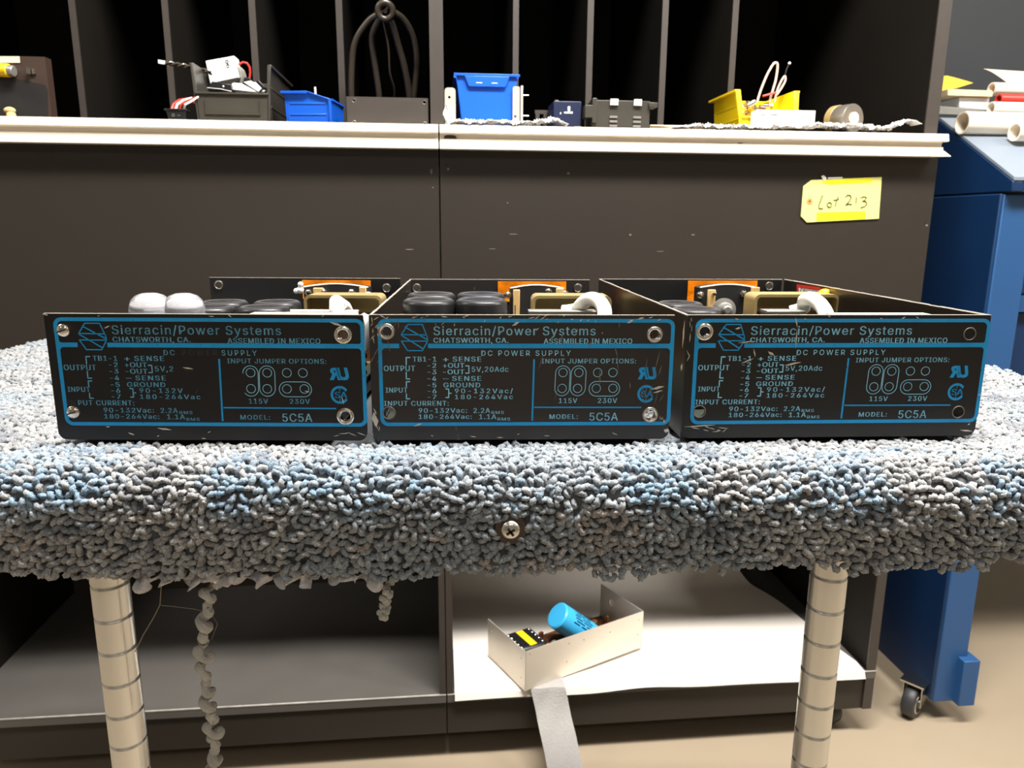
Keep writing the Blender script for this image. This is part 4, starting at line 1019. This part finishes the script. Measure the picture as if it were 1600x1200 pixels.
b = MB(RKM); x, z = rp(602, 17, .10); b.ring((x, .10, z), (0, 1, .3), .013, .0055, 24, 10); b.cyl((x, .10, z), (x, DEP, z + .01), .004); b.build('hook', 'cable', t)
# equipment chassis at the left edge
xr_, _ = rp(75, 130, .05); zt_ = rp(40, 88, .05)[1]
t = rootat('equipment_chassis', 'dark brown open chassis with a yellow cylinder and pale label strip', 'chassis', xr_ - .09, .1)
b = MB(RKM); b.box(xr_ - .18, xr_, .05, .0515, ZS + .0003, zt_); b.box(xr_ - .0015, xr_, .0515, .07, ZS + .0003, zt_); b.box(xr_ - .18, xr_, .0515, .07, ZS + .0003, ZS + .002); ch = b.build('sheet_metal', 'darkbrown', t)
b = MB(RKM); q = slab([(0, 118), (20, 122), (70, 133), (74, 140), (74, 186), (0, 187)], .049, 0); b.prism(q, (0, .0008, 0)); b.build('black_cover', 'blackmat', t)
b = MB(RKM); q = slab([(-12, 88), (30, 88), (31, 98), (-12, 98)], .0488, 0); b.prism(q, (0, .001, 0)); b.build('label_strip', 'cream', ch)
b = MB(RKM); x, z = rp(2, 108, .04); b.cyl((x - .02, .045, z), (x + .012, .04, z - .002), .0105); b.cyl((x + .011, .04, z - .002), (x + .020, .039, z - .003), .0085, mi=1); b.build('yellow_part', ['label', 'grey'], t)
b = MB(RKM); x, z = rp(46, 111, .045); b.box(x - .0035, x + .002, .042, .0495, z - .005, z + .005); b.box(x + .003, x + .008, .046, .0495, z - .004, z + .004); b.build('clip', 'steel', t)
b = MB(RKM); x, z = rp(12, 172, .03); b.ball((x, .036, z), (.009, .007, .006)); b.cyl((x + .002, .036, ZS + .0005), (x + .001, .036, z), .008, .006); b.build('knob', 'tan', t)

# big blue bin, back towards us
xa_, _ = rp(709, 130, .02); xb_, _ = rp(812, 130, .02); Hq = rp(760, 116, .02)[1] - ZS; Wq = xb_ - xa_
t = rootat('parts_bin', 'large bright blue bin seen from its plain back, with a hooded handle', 'bin', (xa_ + xb_) / 2, .1)
bin_(t, local((xa_ + xb_) / 2, .018), Wq - .008, Hq, .165, Hq * .5, .02, 'blue', taper=.82, flange=.004, close_front=True, ribs=False)
Mq = local((xa_ + xb_) / 2, .018)
b = MB(Mq); hw = Wq * .34; b.prism([(-hw, -.0045, Hq - .004), (hw, -.0045, Hq - .004), (hw * .82, -.0045, Hq - .021), (-hw * .82, -.0045, Hq - .021)], (0, .005, 0)); hd = b.build('handle', 'blue', t, bevel=.0008)
b = MB(Mq)
for s in (-.30, .28): b.box(s * Wq * .4 - .005, s * Wq * .4 + .005, -.0049, -.0045, Hq - .0155, Hq - .0143)
b.build('slot', 'white', hd)
# brackets either side of it
def brk(name_lab, px0, px1, pyt, d, holes, extra=None):
    xa_, _ = rp(px0, 170, d); xb_, _ = rp(px1, 170, d); zt_ = rp((px0 + px1) / 2, pyt, d)[1]
    t = rootat('metal_bracket', name_lab, 'bracket', (xa_ + xb_) / 2, d)
    w = xb_ - xa_
    v, f = fill2d([rrect(xa_, xb_, ZS + .0004, zt_, (w * .3, w * .3, .001, .001))] + [circ(rp(px, py, d)[0], rp(px, py, d)[1], .0022, 12) for px, py in holes], .0008)
    b = MB(RKM); b.add([(p.x, d + p.z, p.y) for p in v], f); b.box(xa_ + .001, xb_ - .001, d, d + .03, ZS + .0004, ZS + .0018); o = b.build('plate', 'alu', t); return t, o
brk('pale two-hole metal bracket between the rack post and the big blue bin', 695, 712, 137, .012, [(702, 152), (704, 184)])
t, o = brk('pale metal bracket with two side pins next to the big blue bin', 801, 812, 135, .014, [(805, 182)])
b = MB(RKM); xa_, _ = rp(813.5, 160, .012); xb_, _ = rp(817, 160, .012); b.box(xa_, xb_, .010, .026, ZS + .0004, rp(815, 134, .012)[1]); b.build('flange', 'alu', t)
b = MB(RKM)
for py in (149, 181): x, z = rp(817, py, .016); b.cyl((x - .0005, .016, z), (x + .010, .016, z), .0014, n=8)
b.build('pin', 'steel', t)
# plastic bag scrap at the post
b = MB(RKM); xb0, _ = rp(694, 180, .002)
b.sheet(lambda p, q: (xb0 + .013 * p + .002 * math.sin(9 * q), .002 + .003 * math.sin(7 * p + 8 * q), ZS + .0006 + q * .036 * (1 - .35 * p)), 8, 10, .0003); tag(b.build('plastic_bag', 'wrap'), 'crumpled clear plastic bag against the rack post beside the blue bin', 'bag')
# bubble wrap along the counter
def wrapfn(px0, px1, d0, d1, amp, hh):
    xa_, _ = rp(px0, 195, d0); xb_, _ = rp(px1, 195, d0)
    def fn(p, q):
        x = xa_ + (xb_ - xa_) * p; e = min(1, p * 12, (1 - p) * 12)
        return (x + .0012 * math.sin(x * 700 + q * 40), d0 + (d1 - d0) * q, ZS + .0040 + e * (amp * (.5 + .5 * math.sin(x * 160) * math.cos(x * 71 + q * 9)) + .0022 * math.sin(x * 870 + q * 31) * math.cos(x * 530 - q * 47) + .0016 * math.sin(x * 1500 + 9 * q)) + hh(x, p, q))
    return fn
b = MB(RKM); b.sheet(wrapfn(703, 888, -.019, .010, .006, lambda x, p, q: .006 * math.exp(-((p - .88) * 10) ** 2)), 150, 16, .0005); tag(b.build('bubble_wrap', 'wrap'), 'clear bubble wrap lying under the front of the big blue bin', 'bubble wrap')
b = MB(RKM); b.sheet(wrapfn(1052, 1440, -.019, .012, .006, lambda x, p, q: .006 * math.exp(-((p - .66) * 5) ** 2) + .018 * math.exp(-((p - .965) * 17) ** 2)), 300, 16, .0005); tag(b.build('bubble_wrap', 'wrap'), 'clear bubble wrap running under the yellow bin to the rack end', 'bubble wrap')
# dark blue block with white marks
def pbox(name, lab, cat, px0, px1, pyt, d, dep, mt, z0=None, bevel=.0012):
    xa_, _ = rp(px0, 180, d); xb_, _ = rp(px1, 180, d); zt_ = rp((px0 + px1) / 2, pyt, d)[1]; zb_ = ZS + .0004 if z0 is None else z0
    t = rootat(name, lab, cat, (xa_ + xb_) / 2, d + dep / 2, zb_); b = MB(RKM); b.box(xa_, xb_, d, d + dep, zb_, zt_); return t, b.build('body', mt, t, bevel=bevel), xa_, xb_, zt_
t, o, xa_, xb_, zt_ = pbox('relay_module', 'dark navy module with white printed marks beside the black tray', 'component', 865, 908, 158, .02, .07, 'navy')
b = MB(RKM)
for (px, py, w, h) in ((889, 170, .004, .008), (886, 176, .010, .0025), (893, 176, .004, .003), (876, 177, .0018, .003)): x, z = rp(px, py, .0195); b.box(x - w / 2, x + w / 2, .0193, .0199, z - h / 2, z + h / 2)
b.build('marking', 'white', o, smooth=False)
b = MB(RKM); b.box(xb_ - .012, xb_, .014, .0199, ZS + .001, ZS + .006); b.box(xa_ + .004, xa_ + .010, .03, .04, zt_, zt_ + .003); b.build('tab', 'grey', t)
# gear bracket behind
t = rootat('terminal_strip', 'small grey notched strip behind the bubble wrap', 'component', rp(852, 180, .09)[0], .09)
b = MB(RKM); xa_, _ = rp(836, 180, .09); xb_, _ = rp(872, 180, .09); z1, z2 = rp(850, 172, .09)[1], rp(850, 178, .09)[1]
b.box(xa_, xb_, .09, .10, z2, z1)
for k in range(3): xx = xa_ + (xb_ - xa_) * (k + .1) / 3; b.box(xx, xx + (xb_ - xa_) * .16, .09, .10, ZS + .0004, z2)
b.build('body', 'rackedge', t)
# black fuse tray
xa_, _ = rp(925, 180, .01); xb_, _ = rp(1015, 180, .01); zt_ = rp(970, 157, .01)[1]
t = rootat('fuse_tray', 'black plastic tray with two white clips on the counter', 'component', (xa_ + xb_) / 2, .04)
b = MB(RKM); b.box(xa_, xb_, .01, .014, ZS + .0004, zt_); b.box(xa_, xb_, .066, .07, ZS + .0004, zt_); b.box(xa_, xa_ + .004, .014, .066, ZS + .0004, zt_); b.box(xb_ - .004, xb_, .014, .066, ZS + .0004, zt_); b.box(xa_, xb_, .014, .066, ZS + .0004, ZS + .003)
o = b.build('shell', 'binblack', t, bevel=.0008)
for (p0_, p1_, pa, pb_) in ((914, 927, 164, 184), (926, 932, 153, 192), (1014, 1027, 160, 168)): x0_, z0_ = rp(p0_, pa, .006); x1_, z1_ = rp(p1_, pb_, .006); b = MB(RKM); b.box(x0_, x1_, .004, .03, max(z1_, ZS + .001), z0_); b.build('latch', 'binblack', o, bevel=.001)
for (p0_, p1_) in ((954, 966), (991, 1003)):
    x0_, _ = rp(p0_, 160, .006); x1_, _ = rp(p1_, 160, .006); b = MB(RKM); b.box(x0_, x1_, .006, .0098, zt_ - .008, zt_ + .002, 1)
    for q in (0.55, .7, .85): b.box(x0_, x1_, .008, .0099, zt_ - (zt_ - ZS) * q - .002, zt_ - (zt_ - ZS) * q + .0015, 0)
    b.build('clip', ['grey', 'white'], o)
# flat pale board
xa_, _ = rp(1016, 190, .015); xb_, _ = rp(1112, 190, .015)
b = MB(RKM); b.box(xa_, xb_, .0145, .06, ZS + .0004, ZS + .0085, 1); b.box(xa_, xb_, .0125, .0625, ZS + .0085, ZS + .0105, 0); tag(b.build('pale_board', ['cream', 'wood'], bevel=.0004), 'thin pale board lying between the black tray and the yellow bin', 'board')
# yellow bin
xa_, _ = rp(1157, 170, .02); xb_, _ = rp(1246, 170, .02); Hy = rp(1200, 138, .02)[1] - ZS - .004; Wy = xb_ - xa_
t = rootat('parts_bin', 'yellow open-fronted bin with metal parts and looping wires', 'bin', (xa_ + xb_) / 2, .1)
bin_(t, local((xa_ + xb_) / 2, .020, 0, ZS + .003), Wy, Hy, .135, Hy * .36, .012, 'yellow', taper=.9, flange=.008)
xc = (xa_ + xb_) / 2
for k in range(16):
    x = xc + random.uniform(-.040, .022); d = random.uniform(.04, .10); z = ZS + .012 + Hy * random.uniform(.30, .70); b = MB(RKM); a = Vector((random.uniform(-1, 1), random.uniform(-1, 1), random.uniform(-.4, .9))).normalized() * random.uniform(.008, .016)
    b.cyl(Vector((x, d, z)) - a * .5, Vector((x, d, z)) + a * .5, random.uniform(.0035, .0065), n=14); b.cyl(Vector((x, d, z)) - a * .6, Vector((x, d, z)) - a * .3, random.uniform(.006, .008), n=6)
    tag(b.build('metal_fitting', random.choice(['nickel', 'steel', 'grey', 'nickel', 'tan', 'brown'])), 'small metal fitting in the heap inside the yellow bin', 'fitting', 'metal fittings in the yellow bin')
def smooth(P_, m_=8):
    P_ = [Vector(p) for p in P_]; Q = []
    for i in range(len(P_) - 1):
        p0_, p1_, p2_, p3_ = P_[max(i - 1, 0)], P_[i], P_[i + 1], P_[min(i + 2, len(P_) - 1)]
        for k in range(m_):
            s = k / m_; Q.append(.5 * ((2 * p1_) + (p2_ - p0_) * s + (2 * p0_ - 5 * p1_ + 4 * p2_ - p3_) * s * s + (3 * p1_ - p0_ - 3 * p2_ + p3_) * s ** 3))
    return Q + [P_[-1]]
def pw(lst, d, dd=0): return [Vector((rp(px, py, d + dd * k)[0], d + dd * k, rp(px, py, d + dd * k)[1])) for k, (px, py) in enumerate(lst)]
b = MB(RKM); b.tube(smooth(pw([(1183, 160), (1188, 143), (1198, 118), (1207, 102), (1212, 98), (1215, 103), (1212, 125), (1206, 146), (1202, 160)], .06)), .0022, 8); tag(b.build('wire', 'pinkwire'), 'pale wire arching high over the yellow bin', 'wire')
t = rootat('wire', 'forked lead with black stem and white tip in the yellow bin', 'wire', rp(1220, 140, .065)[0], .065, ZS + .03)
b = MB(RKM); b.tube(smooth(pw([(1210, 160), (1214, 142), (1220, 128), (1226, 119), (1227, 126), (1222, 136), (1214, 148)], .065)), .0019, 8); b.build('lead', 'pinkwire', t)
b = MB(RKM); b.tube(pw([(1226, 119), (1229, 108), (1233, 100)], .065), .0015, 8); b.build('stem', 'black', t)
b = MB(RKM); b.ball(pw([(1233.5, 99)], .065)[0], .0027); b.build('tip', 'white', t)
b = MB(RKM); b.tube(smooth(pw([(1192, 150), (1200, 148), (1206, 146), (1213, 145)], .055)), .0018, 8); tag(b.build('wire', 'red'), 'short red wire lying across the metal fittings', 'wire')
# white wrapped box in front of it
xa_, _ = rp(1180, 185, -.004); xb_, _ = rp(1270, 185, -.004); zt_ = rp(1225, 173, -.004)[1]
b = MB(RKM); b.box(xa_, xb_, -.012, .016, ZS + .006, zt_); 
b.box(xa_ + .004, xa_ + .014, -.0126, -.012, zt_ - .0085, zt_ - .0072, 1); b.box(xa_ + .024, xa_ + .036, -.0126, -.012, zt_ - .0085, zt_ - .0072, 1)
tag(b.build('wrapped_box', ['white', 'grey'], bevel=.002), 'low white wrapped box in front of the yellow bin', 'box')
# motor
x, z = rp(1333, 180, .02); t = rootat('motor', 'round silver motor lying on the bubble wrap near the rack end', 'motor', x, .05, ZS + .008)
r = .026; ax = Vector((-.35, 1, 0)).normalized(); c_ = Vector((x, .018, ZS + .008 + r * .78))
b = MB(RKM); b.lathe([(r * .96, 0), (r, .002), (r, .030), (r * .85, .034)], c_, ax, 40); body = b.build('case', 'motorcase', t)
b = MB(RKM); b.lathe([(r * .42, 0), (r * .42, .0025), (r * .38, .003), (0, .003)], c_, -ax, 32); b.build('hub', 'cream', body)
b = MB(RKM); b.lathe([(r * 1.05, 0), (r * 1.05, .012)], c_ + ax * .030, ax, 40); b.build('rear_shell', 'gold', body)
for s in (-1, 1): b = MB(RKM); b.box(c_.x + s * r * 1.25 - .006, c_.x + s * r * 1.25 + .006, .016, .028, ZS + .009, ZS + .020); b.build('mounting_lug', 'grey', body, bevel=.001)

# ------------------------------------------------------------------ lower shelf of the right bay
# white foam sheet, lying on the shelf and turning up at the back
fl_ = RKI @ onz(702, 1081, ZL); 
def foam(p, q):
    # p across, q front to back; outline in the rack frame
    xl_ = .016; 
    fr = [(.0, .004), (.14, -.006), (.35, .004), (.55, .010), (.7, .008), (.85, .010), (1, .004)]
    for k in range(len(fr) - 1):
        if fr[k][0] <= p <= fr[k + 1][0]: g = (p - fr[k][0]) / (fr[k + 1][0] - fr[k][0]); g = g * g * (3 - 2 * g); yf_ = fr[k][1] * (1 - g) + fr[k + 1][1] * g
    xr_front = XR - .028; xr_back = XR - .14
    w = (xr_front * (1 - q) ** 1.0 + xr_back * q)
    if q > .25: w += .02 * math.sin((q - .25) * 5)
    x = xl_ + (w - xl_) * p; y = yf_ + (DEL - .03 - yf_) * q
    z = ZL + .0052 + .003 * (math.sin(x * 9 + 1.2) * math.sin(q * 5) + .4 * math.sin(x * 31) * (1 - q) ** 4) + .0025 * math.sin(7 * p + 9 * q)
    z = max(z, ZL + .0035)
    if q < .005: y = -.0095; z = ZL - .010 + .009 * math.exp(-((x - .40) * 12) ** 2) + .002 * math.sin(x * 13)
    elif q < .025: y = -.0065; z = ZL + .004
    if q > .78: z += ((q - .78) / .22) ** 2 * .10
    return (x, y, z)
b = MB(RKM); b.sheet(foam, 70, 50, .0025); tag(b.build('foam_sheet', 'foam'), 'white foam sheet covering the lower shelf under the open metal box', 'foam sheet')
# strip of foam that drops from the shelf to the floor
pl_, pr_ = RKI @ onz(830, 1086, ZL), RKI @ onz(884, 1085, ZL); yy0 = -.002
fa, fb = RKI @ onz(860, 1215, FLOOR), RKI @ onz(926, 1205, FLOOR)
def strip(p, q):
    xa0, xb0 = pl_.x, pr_.x
    if q < .12: g = q / .12; z = ZL + .0012 + .008; y = .03 * (1 - g) - .012 * g; x = xa0 + (xb0 - xa0) * p
    else:
        g = (q - .12) / .88; e = g * 1.0
        y = -.012 - .012 * math.sin(g * 2) + (-.02) * g + (-.12) * g ** 2; z = max(ZL + .009 - (ZL + .006 - FLOOR) * min(1, g / .93), FLOOR + .004); x = (xa0 + .0 * g) + (xb0 - xa0) * p + .034 * g
    return (x, y + .0015 * math.sin(p * 9 + q * 20), z)
b = MB(RKM); b.sheet(lambda p, q: strip(p, q), 8, 50, .003); tag(b.build('foam_strip', 'strap'), 'white foam strip hanging from the lower shelf down to the floor', 'foam strip')
# open aluminium box with a blue capacitor
ZA = ZL + .012
n0 = onz(820, 1080, ZA); n1 = onz(753, 1027, ZA); n2 = onz(1003, 1011, ZA)
eL = (n2 - n0); LL = eL.length; eL.normalize(); eW = Vector((-eL.y, eL.x, 0)); WW = (n1 - n0).dot(eW)
AM = Matrix(((eL.x, eW.x, 0, n0.x), (eL.y, eW.y, 0, n0.y), (0, 0, 1, ZA), (0, 0, 0, 1))); AI = AM.inverted()
HA = (AI @ onpl(820, 1019, n0, -eW)).z
print('alu box', LL, WW, HA)
t = thing('open_chassis', 'open pale aluminium box with a sky-blue capacitor on the lower shelf', 'chassis', n0 + eL * LL / 2 + eW * WW / 2)
th = .0014
b = MB(AM); b.box(0, LL, 0, WW, 0, th); b.build('floor_plate', 'alu', t)
def plate_holes(L, Hh, holes): return fill2d([[(0, th), (L, th), (L, Hh), (0, Hh)]] + [circ(a * L, c * Hh, .0015, 10) for a, c in holes], th / 2)
v, f = plate_holes(LL - .003, HA, [(.03, .9), (.96, .8), (.955, .4), (.345, .82), (.47, .78), (.33, .36), (.70, .74)])
b = MB(AM); b.add([(p.x + .002, th / 2 + p.z, p.y) for p in v], f); b.build('long_side', 'alu', t)
v, f = plate_holes(WW, HA * 1.0, [(.1, .75), (.1, .25), (.9, .75), (.9, .3)])
b = MB(AM); b.add([(th / 2 + p.z, p.x, p.y) for p in v], f); b.build('end_panel', 'alu', t)
q1 = AI @ onpl(935, 918, n0 + eL * LL, -eL); hq = AI @ onpl(957, 942, n0 + eL * LL, -eL)
v, f = fill2d([[(0, th), (WW, th), (WW, HA), (0, HA)], circ(max(.02, min(WW - .015, hq.y)), max(.02, min(HA - .012, hq.z)), .0085, 20)], th / 2)
b = MB(AM); b.add([(LL - th / 2 + p.z, p.x, p.y) for p in v], f); b.build('end_panel', 'alu', t)
b = MB(AM); b.box(.006, LL - .006, .006, WW - .006, .008, .0096); cb = b.build('circuit_board', 'brown', t)
for q in ((.01, .01), (LL - .01, WW - .01)): b = MB(AM); b.cyl((*q, th), (*q, .0081), .003); b.build('standoff', 'steel', cb)
# the blue can, leaning
def apx(px, py, y): return AI @ onpl(px, py, n0 + eW * y, -eW)
yb_ = WW * .52
c0 = apx(872, 962, yb_); c1 = apx(918, 992, yb_ - .012); axv = (c1 - c0).normalized()
rb_ = .029
c0 = c0 - axv * .004; c0.z = max(c0.z, .012 + rb_ * .8); c1.z = max(c1.z, .012 + rb_ * .55); Lc = (c1 - c0).length; axv = (c1 - c0).normalized()
b = MB(AM); b.lathe([(rb_ * .55, 0), (rb_ * .9, .0005), (rb_, .003), (rb_, Lc)], c0, axv, 40, 0); can = b.build('blue_capacitor', 'skyblue', t, label='sky-blue sleeved capacitor')
b = MB(AM); b.lathe([(rb_ * .96, 0), (rb_ * .96, .014), (rb_ * .9, .016), (rb_ * .3, .016)], c1, axv, 40); b.build('can_end', 'alu', can)
fx, fy, fz = frame_from(axv, (0, -.55, .83))
b = MB(AM)
for i in range(6):
    for (s0, s1) in (((.30, .52), (.56, .80)), ((.34, .60), (.66, .78)), ((.28, .46), (.52, .84)))[i % 3]:
        a0 = -.55 + i * .2; n_ = 2
        vs = []
        for aa in (a0, a0 + .10):
            for ss in (s0, s1): vs.append(c0 + axv * (Lc * ss) + (fx * math.cos(aa) + fy * math.sin(aa)) * (rb_ + .0002))
        b.add(vs, [(0, 1, 3, 2)])
b.build('printing', 'navy', can, smooth=False)
# black transformer with terminals and a yellow label
p = apx(812, 1000, WW * .45); r = .0275
cx_, cy_ = LL * .155, WW * .5
b = MB(AM); b.box(cx_ - .034, cx_ + .034, cy_ - .036, cy_ + .036, .0100, .064); tr = b.build('transformer', 'black', t, bevel=.008, label='black moulded transformer with a yellow label')
b = MB(AM); b.box(cx_ - .006, cx_ + .010, cy_ - .030, cy_ + .028, .0637, .0646); b.build('label_band', 'label', tr, smooth=False)
for k in range(5):
    for s in (-1, 1):
        b = MB(AM); q = Vector((cx_ + s * .025, cy_ - .026 + k * .013, .062)); b.ball(q, .0036); b.tube([q, q + Vector((s * .006, 0, -.002)), q + Vector((s * .009, 0, -.015))], .0016, 8); b.build('terminal', 'nickel', tr)
for k in range(16):
    x_ = random.choice([LL * random.uniform(.33, .42), LL * random.uniform(.66, .94)]); y_ = WW * random.uniform(.2, .8); hh = random.uniform(.012, .034); b = MB(AM)
    if k % 2: b.cyl((x_, y_, .0095), (x_, y_, .0095 + hh), random.uniform(.003, .007), n=14)
    else: b.obox((x_, y_, .0096 + hh / 2), (.010, .003, 0), (-.002, .006, 0), (0, 0, hh))
    b.build('component', random.choice(['brown', 'black', 'copper', 'brown', 'red' if k == 3 else 'black', 'grey']), cb, bevel=.0006)

# ------------------------------------------------------------------ the blue workstation
ZW = FLOOR + .052
w0 = onz(1456, 1097, ZW); w1 = onz(1365, 1008, ZW)                # bottom edge of its side, front to back
wd = (w1 - w0).normalized(); wd = (wd + RM * 1.0).normalized(); wx = Vector((wd.y, -wd.x, 0))
WM = Matrix(((wx.x, wd.x, 0, w0.x), (wx.y, wd.y, 0, w0.y), (0, 0, 1, 0), (0, 0, 0, 1))); WI = WM.inverted()
def wpx(px, py): return WI @ onpl(px, py, w0, -wx)                # point on the side plane (x = 0)
def wpf(px, py, y=0): return WI @ onpl(px, py, w0 + wd * y, -wd)  # point on a plane y behind the front
zj = wpf(1567, 300).z; fr_ = wpf(1598, 284); bk = wpx(1468, 190); DW = .62
lg = wpf(1515, 1000).x
print('workstation', w0, wd, 'joint', zj, 'front', fr_, 'back', bk, 'legw', lg)
t = thing('workstation', 'dark blue workbench on casters with a sloped top of paper tubes, behind the rack', 'workbench', WM @ Vector((.4, .3, FLOOR)))
WID = 1.0
b = MB(WM); b.box(0, .022, .006, DW, ZW, zj - .002); b.build('side_panel', 'navypaint', t, bevel=.003)
b = MB(WM); b.box(.002, lg, -.0005, .03, ZW, zj - .004); b.build('front_post', 'bluefront', t, bevel=.002)
q0_, q1_ = wpf(1523, 1097, -.02), wpf(1533, 1033, -.02)
b = MB(WM); b.box(lg - .02, q1_.x, -.02, .06, ZW, q1_.z); b.build('foot', 'bluefront', t, bevel=.002)
# sloped upper console
ys = max(.2, bk.y); zf_ = zj + (fr_.z - zj) * 1.0
b = MB(WM); b.prism([(0, -.02, zj), (0, DW, zj), (0, DW, bk.z), (0, ys, bk.z), (0, -.02, fr_.z)], (.022, 0, 0)); b.build('console_side', 'navypaint', t, bevel=.002)
b = MB(WM); b.prism([(.0005, -.021, fr_.z + .0005), (.0005, ys, bk.z + .0005), (.0005, DW, bk.z + .0005), (.0005, DW, bk.z + .008), (.0005, ys, bk.z + .008), (.0005, -.021, fr_.z + .008)], (WID, 0, 0)); top = b.build('desk_top', 'desktop', t, bevel=.001)
b = MB(WM); b.box(.022, WID, -.018, .0, zj, fr_.z - .001); b.build('front_rail', 'navypaint', t)
b = MB(WM); b.box(.022, WID, DW - .02, DW, zj, bk.z - .001); b.build('rear_rail', 'navypaint', t)
dz0 = wpf(1585, 486, .05).z; dz1 = wpf(1585, 462, .05).z
b = MB(WM); b.box(lg + .004, WID - .03, .06, DW - .03, .60, zj - .01); dr = b.build('drawer_unit', 'navypaint', t, bevel=.002)  # unseen lower part brought down to shade the floor behind
for za, zb in ((.61, dz0 - .004), (dz1 + .004, zj - .02)): b = MB(WM); b.box(lg + .012, WID - .04, .050, .0595, za, zb); b.build('drawer_front', 'navypaint', dr, bevel=.001)
b = MB(WM); b.box(lg + .004, WID - .03, .035, .0595, dz0, dz1); b.build('drawer_rail', 'bluefront', dr)
b = MB(WM); b.box(WID - .022, WID, .006, DW, ZW, zj - .002); b.build('side_panel', 'navypaint', t, bevel=.003)
b = MB(WM); b.box(0, WID, DW + .001, DW + .02, zj, 2.1); b.build('back_board', 'darkboard', t)
for (cx2, cy2, vis) in ((-.005, .055, 1), (WID - .05, .06, 0), (.03, DW - .06, 0), (WID - .05, DW - .06, 0)):
    if vis:
        c_ = WI @ onz(1432, 1127, FLOOR); cx2, cy2 = c_.x, max(c_.y, .03)
    r = .037; ax = Vector((.75, -1, 0)).normalized(); cc = Vector((cx2, cy2, FLOOR + r)); b = MB(WM)
    b.lathe([(r * .45, -.014), (r * .8, -.014), (r * .93, -.012), (r, -.007), (r, .007), (r * .93, .012), (r * .8, .014), (r * .45, .014)], cc, ax, 32, 0)
    b.lathe([(r * .30, -.017), (r * .30, .017)], cc, ax, 18, 1)
    b.ring(cc - ax * .0135, ax, r * .62, .0022, 28, 6, 1); b.ring(cc + ax * .0135, ax, r * .62, .0022, 28, 6, 1)
    ca = b.build('caster', ['rubber', 'steel'], t)
    b = MB(WM); ay = Vector((-ax.y, ax.x, 0))
    for s in (-1, 1): b.prism([cc + ax * (s * .019) - ay * .010 + Vector((0, 0, -.006)), cc + ax * (s * .019) + ay * .010 + Vector((0, 0, -.006)), cc + ax * (s * .019) + ay * .022 + Vector((0, 0, r + .009)), cc + ax * (s * .019) - ay * .012 + Vector((0, 0, r + .009))], ax * .002)
    b.obox(cc + ay * .006 + Vector((0, 0, r + .011)), ax * .05, ay * .05, (0, 0, .004)); b.build('fork', 'steel', ca)
# papers and tubes on the top
def slope_z(y): return (fr_.z + .0085 + (bk.z - fr_.z) * (y + .021) / (ys + .021)) if y < ys else bk.z + .0085
def tubeitem(px, py, rr_px, y, mt, lab, cat='tube', wall=.003, length=.6, name='paper_tube', yaw=0.0):
    if y is None:
        y = .0
        for k in range(400):
            y = k * .002; q = wpf(px, py, y); r = rr_px * (wpf(px + 10, py, y) - q).length / 10
            if q.z - r <= slope_z(y) + .0008 + r * .12: break
    q = wpf(px, py, y); r = rr_px * (wpf(px + 10, py, y) - q).length / 10
    print('tube', y, q)
    dirv = Vector((math.cos(yaw), math.sin(yaw), 0))
    b = MB(WM); b.lathe([(r, 0), (r, length), (r - wall, length), (r - wall, .002), (r - wall, 0), (r, 0)], q, dirv, 32, 0, None, False)
    b.lathe([(r - wall, .12), (.001, .12)], q, dirv, 32)
    return tag(b.build(name, mt), lab, cat), q, r
tubeitem(1503, 192, 16, .14, 'paper', 'thick cream paper tube nearest the rack post on the sloped bench top', yaw=.02)
tubeitem(1585, 206, 13, .096, 'paper', 'cream paper tube lying lowest on the sloped bench top', yaw=.02)
tubeitem(1548, 169, 9, ys + .05, 'paper', 'slim white paper tube behind the thick tube with a punched hole', yaw=.01)
o, q, r = tubeitem(1560, 155, 7.5, ys + .09, 'red', 'red tube lying across the white tubes', yaw=.0, name='red_tube')
tubeitem(1549, 139, 9, ys + .13, 'paper', 'white tube with brown end under the kraft sheet', yaw=.0)
def flat(name, mt, lab, cat, pts, y, dep, th=None):
    b = MB(WM); b.prism([wpf(px, py, y) for px, py in pts], (0, dep, 0)); return tag(b.build(name, mt, bevel=.0008), lab, cat)
flat('white_box', 'white', 'white box between the wood strip and the pale slab', 'box', [(1499, 152), (1546, 153), (1546, 172), (1499, 168)], ys + .11, .1)
flat('wood_strip', 'wood', 'pale wooden strip under the mustard paper', 'strip', [(1481, 139), (1551, 141.5), (1551, 151), (1481, 149)], ys + .10, .12)
flat('pale_slab', 'grey', 'pale grey slab resting on the bench next to the rack post', 'slab', [(1463, 165), (1540, 172), (1540, 181), (1463, 178)], ys + .06, .04)
b = MB(WM); A_ = [wpf(px, py, ys + .12) for px, py in ((1471, 142), (1472, 119), (1480, 118), (1499, 123), (1521, 129.5), (1497, 137))]; b.prism(A_, (.01, .05, .002)); tag(b.build('folded_paper', 'ytape'), 'folded mustard yellow paper on the wood strip', 'paper')
b = MB(WM); k0, k1 = wpf(1537, 108, ys + .16), wpf(1562, 131, ys + .16)
b.sheet(lambda p, q: (k0.x + (k1.x - k0.x) * q + p * .5, ys + .16 - .02 * q, k0.z + (k1.z - k0.z) * q ** 1.3 - .004 * math.sin(p * 5)), 16, 8, .001); tag(b.build('kraft_sheet', 'kraft'), 'curled kraft paper sheet on top of the tubes', 'paper')

# ------------------------------------------------------------------ render look
w = bpy.data.worlds.new('world'); SC.world = w; w.use_nodes = True
w.node_tree.nodes['Background'].inputs[0].default_value = (0.6, 0.62, 0.65, 1); w.node_tree.nodes['Background'].inputs[1].default_value = 0.05
SC.view_settings.view_transform = 'Standard'; SC.view_settings.look = 'None'; SC.view_settings.gamma = 1; SC.view_settings.use_curve_mapping = False
SC.view_settings.exposure = 0.0
SC.cycles.use_denoising = True
SC.cycles.max_bounces = 8; SC.cycles.diffuse_bounces = 4
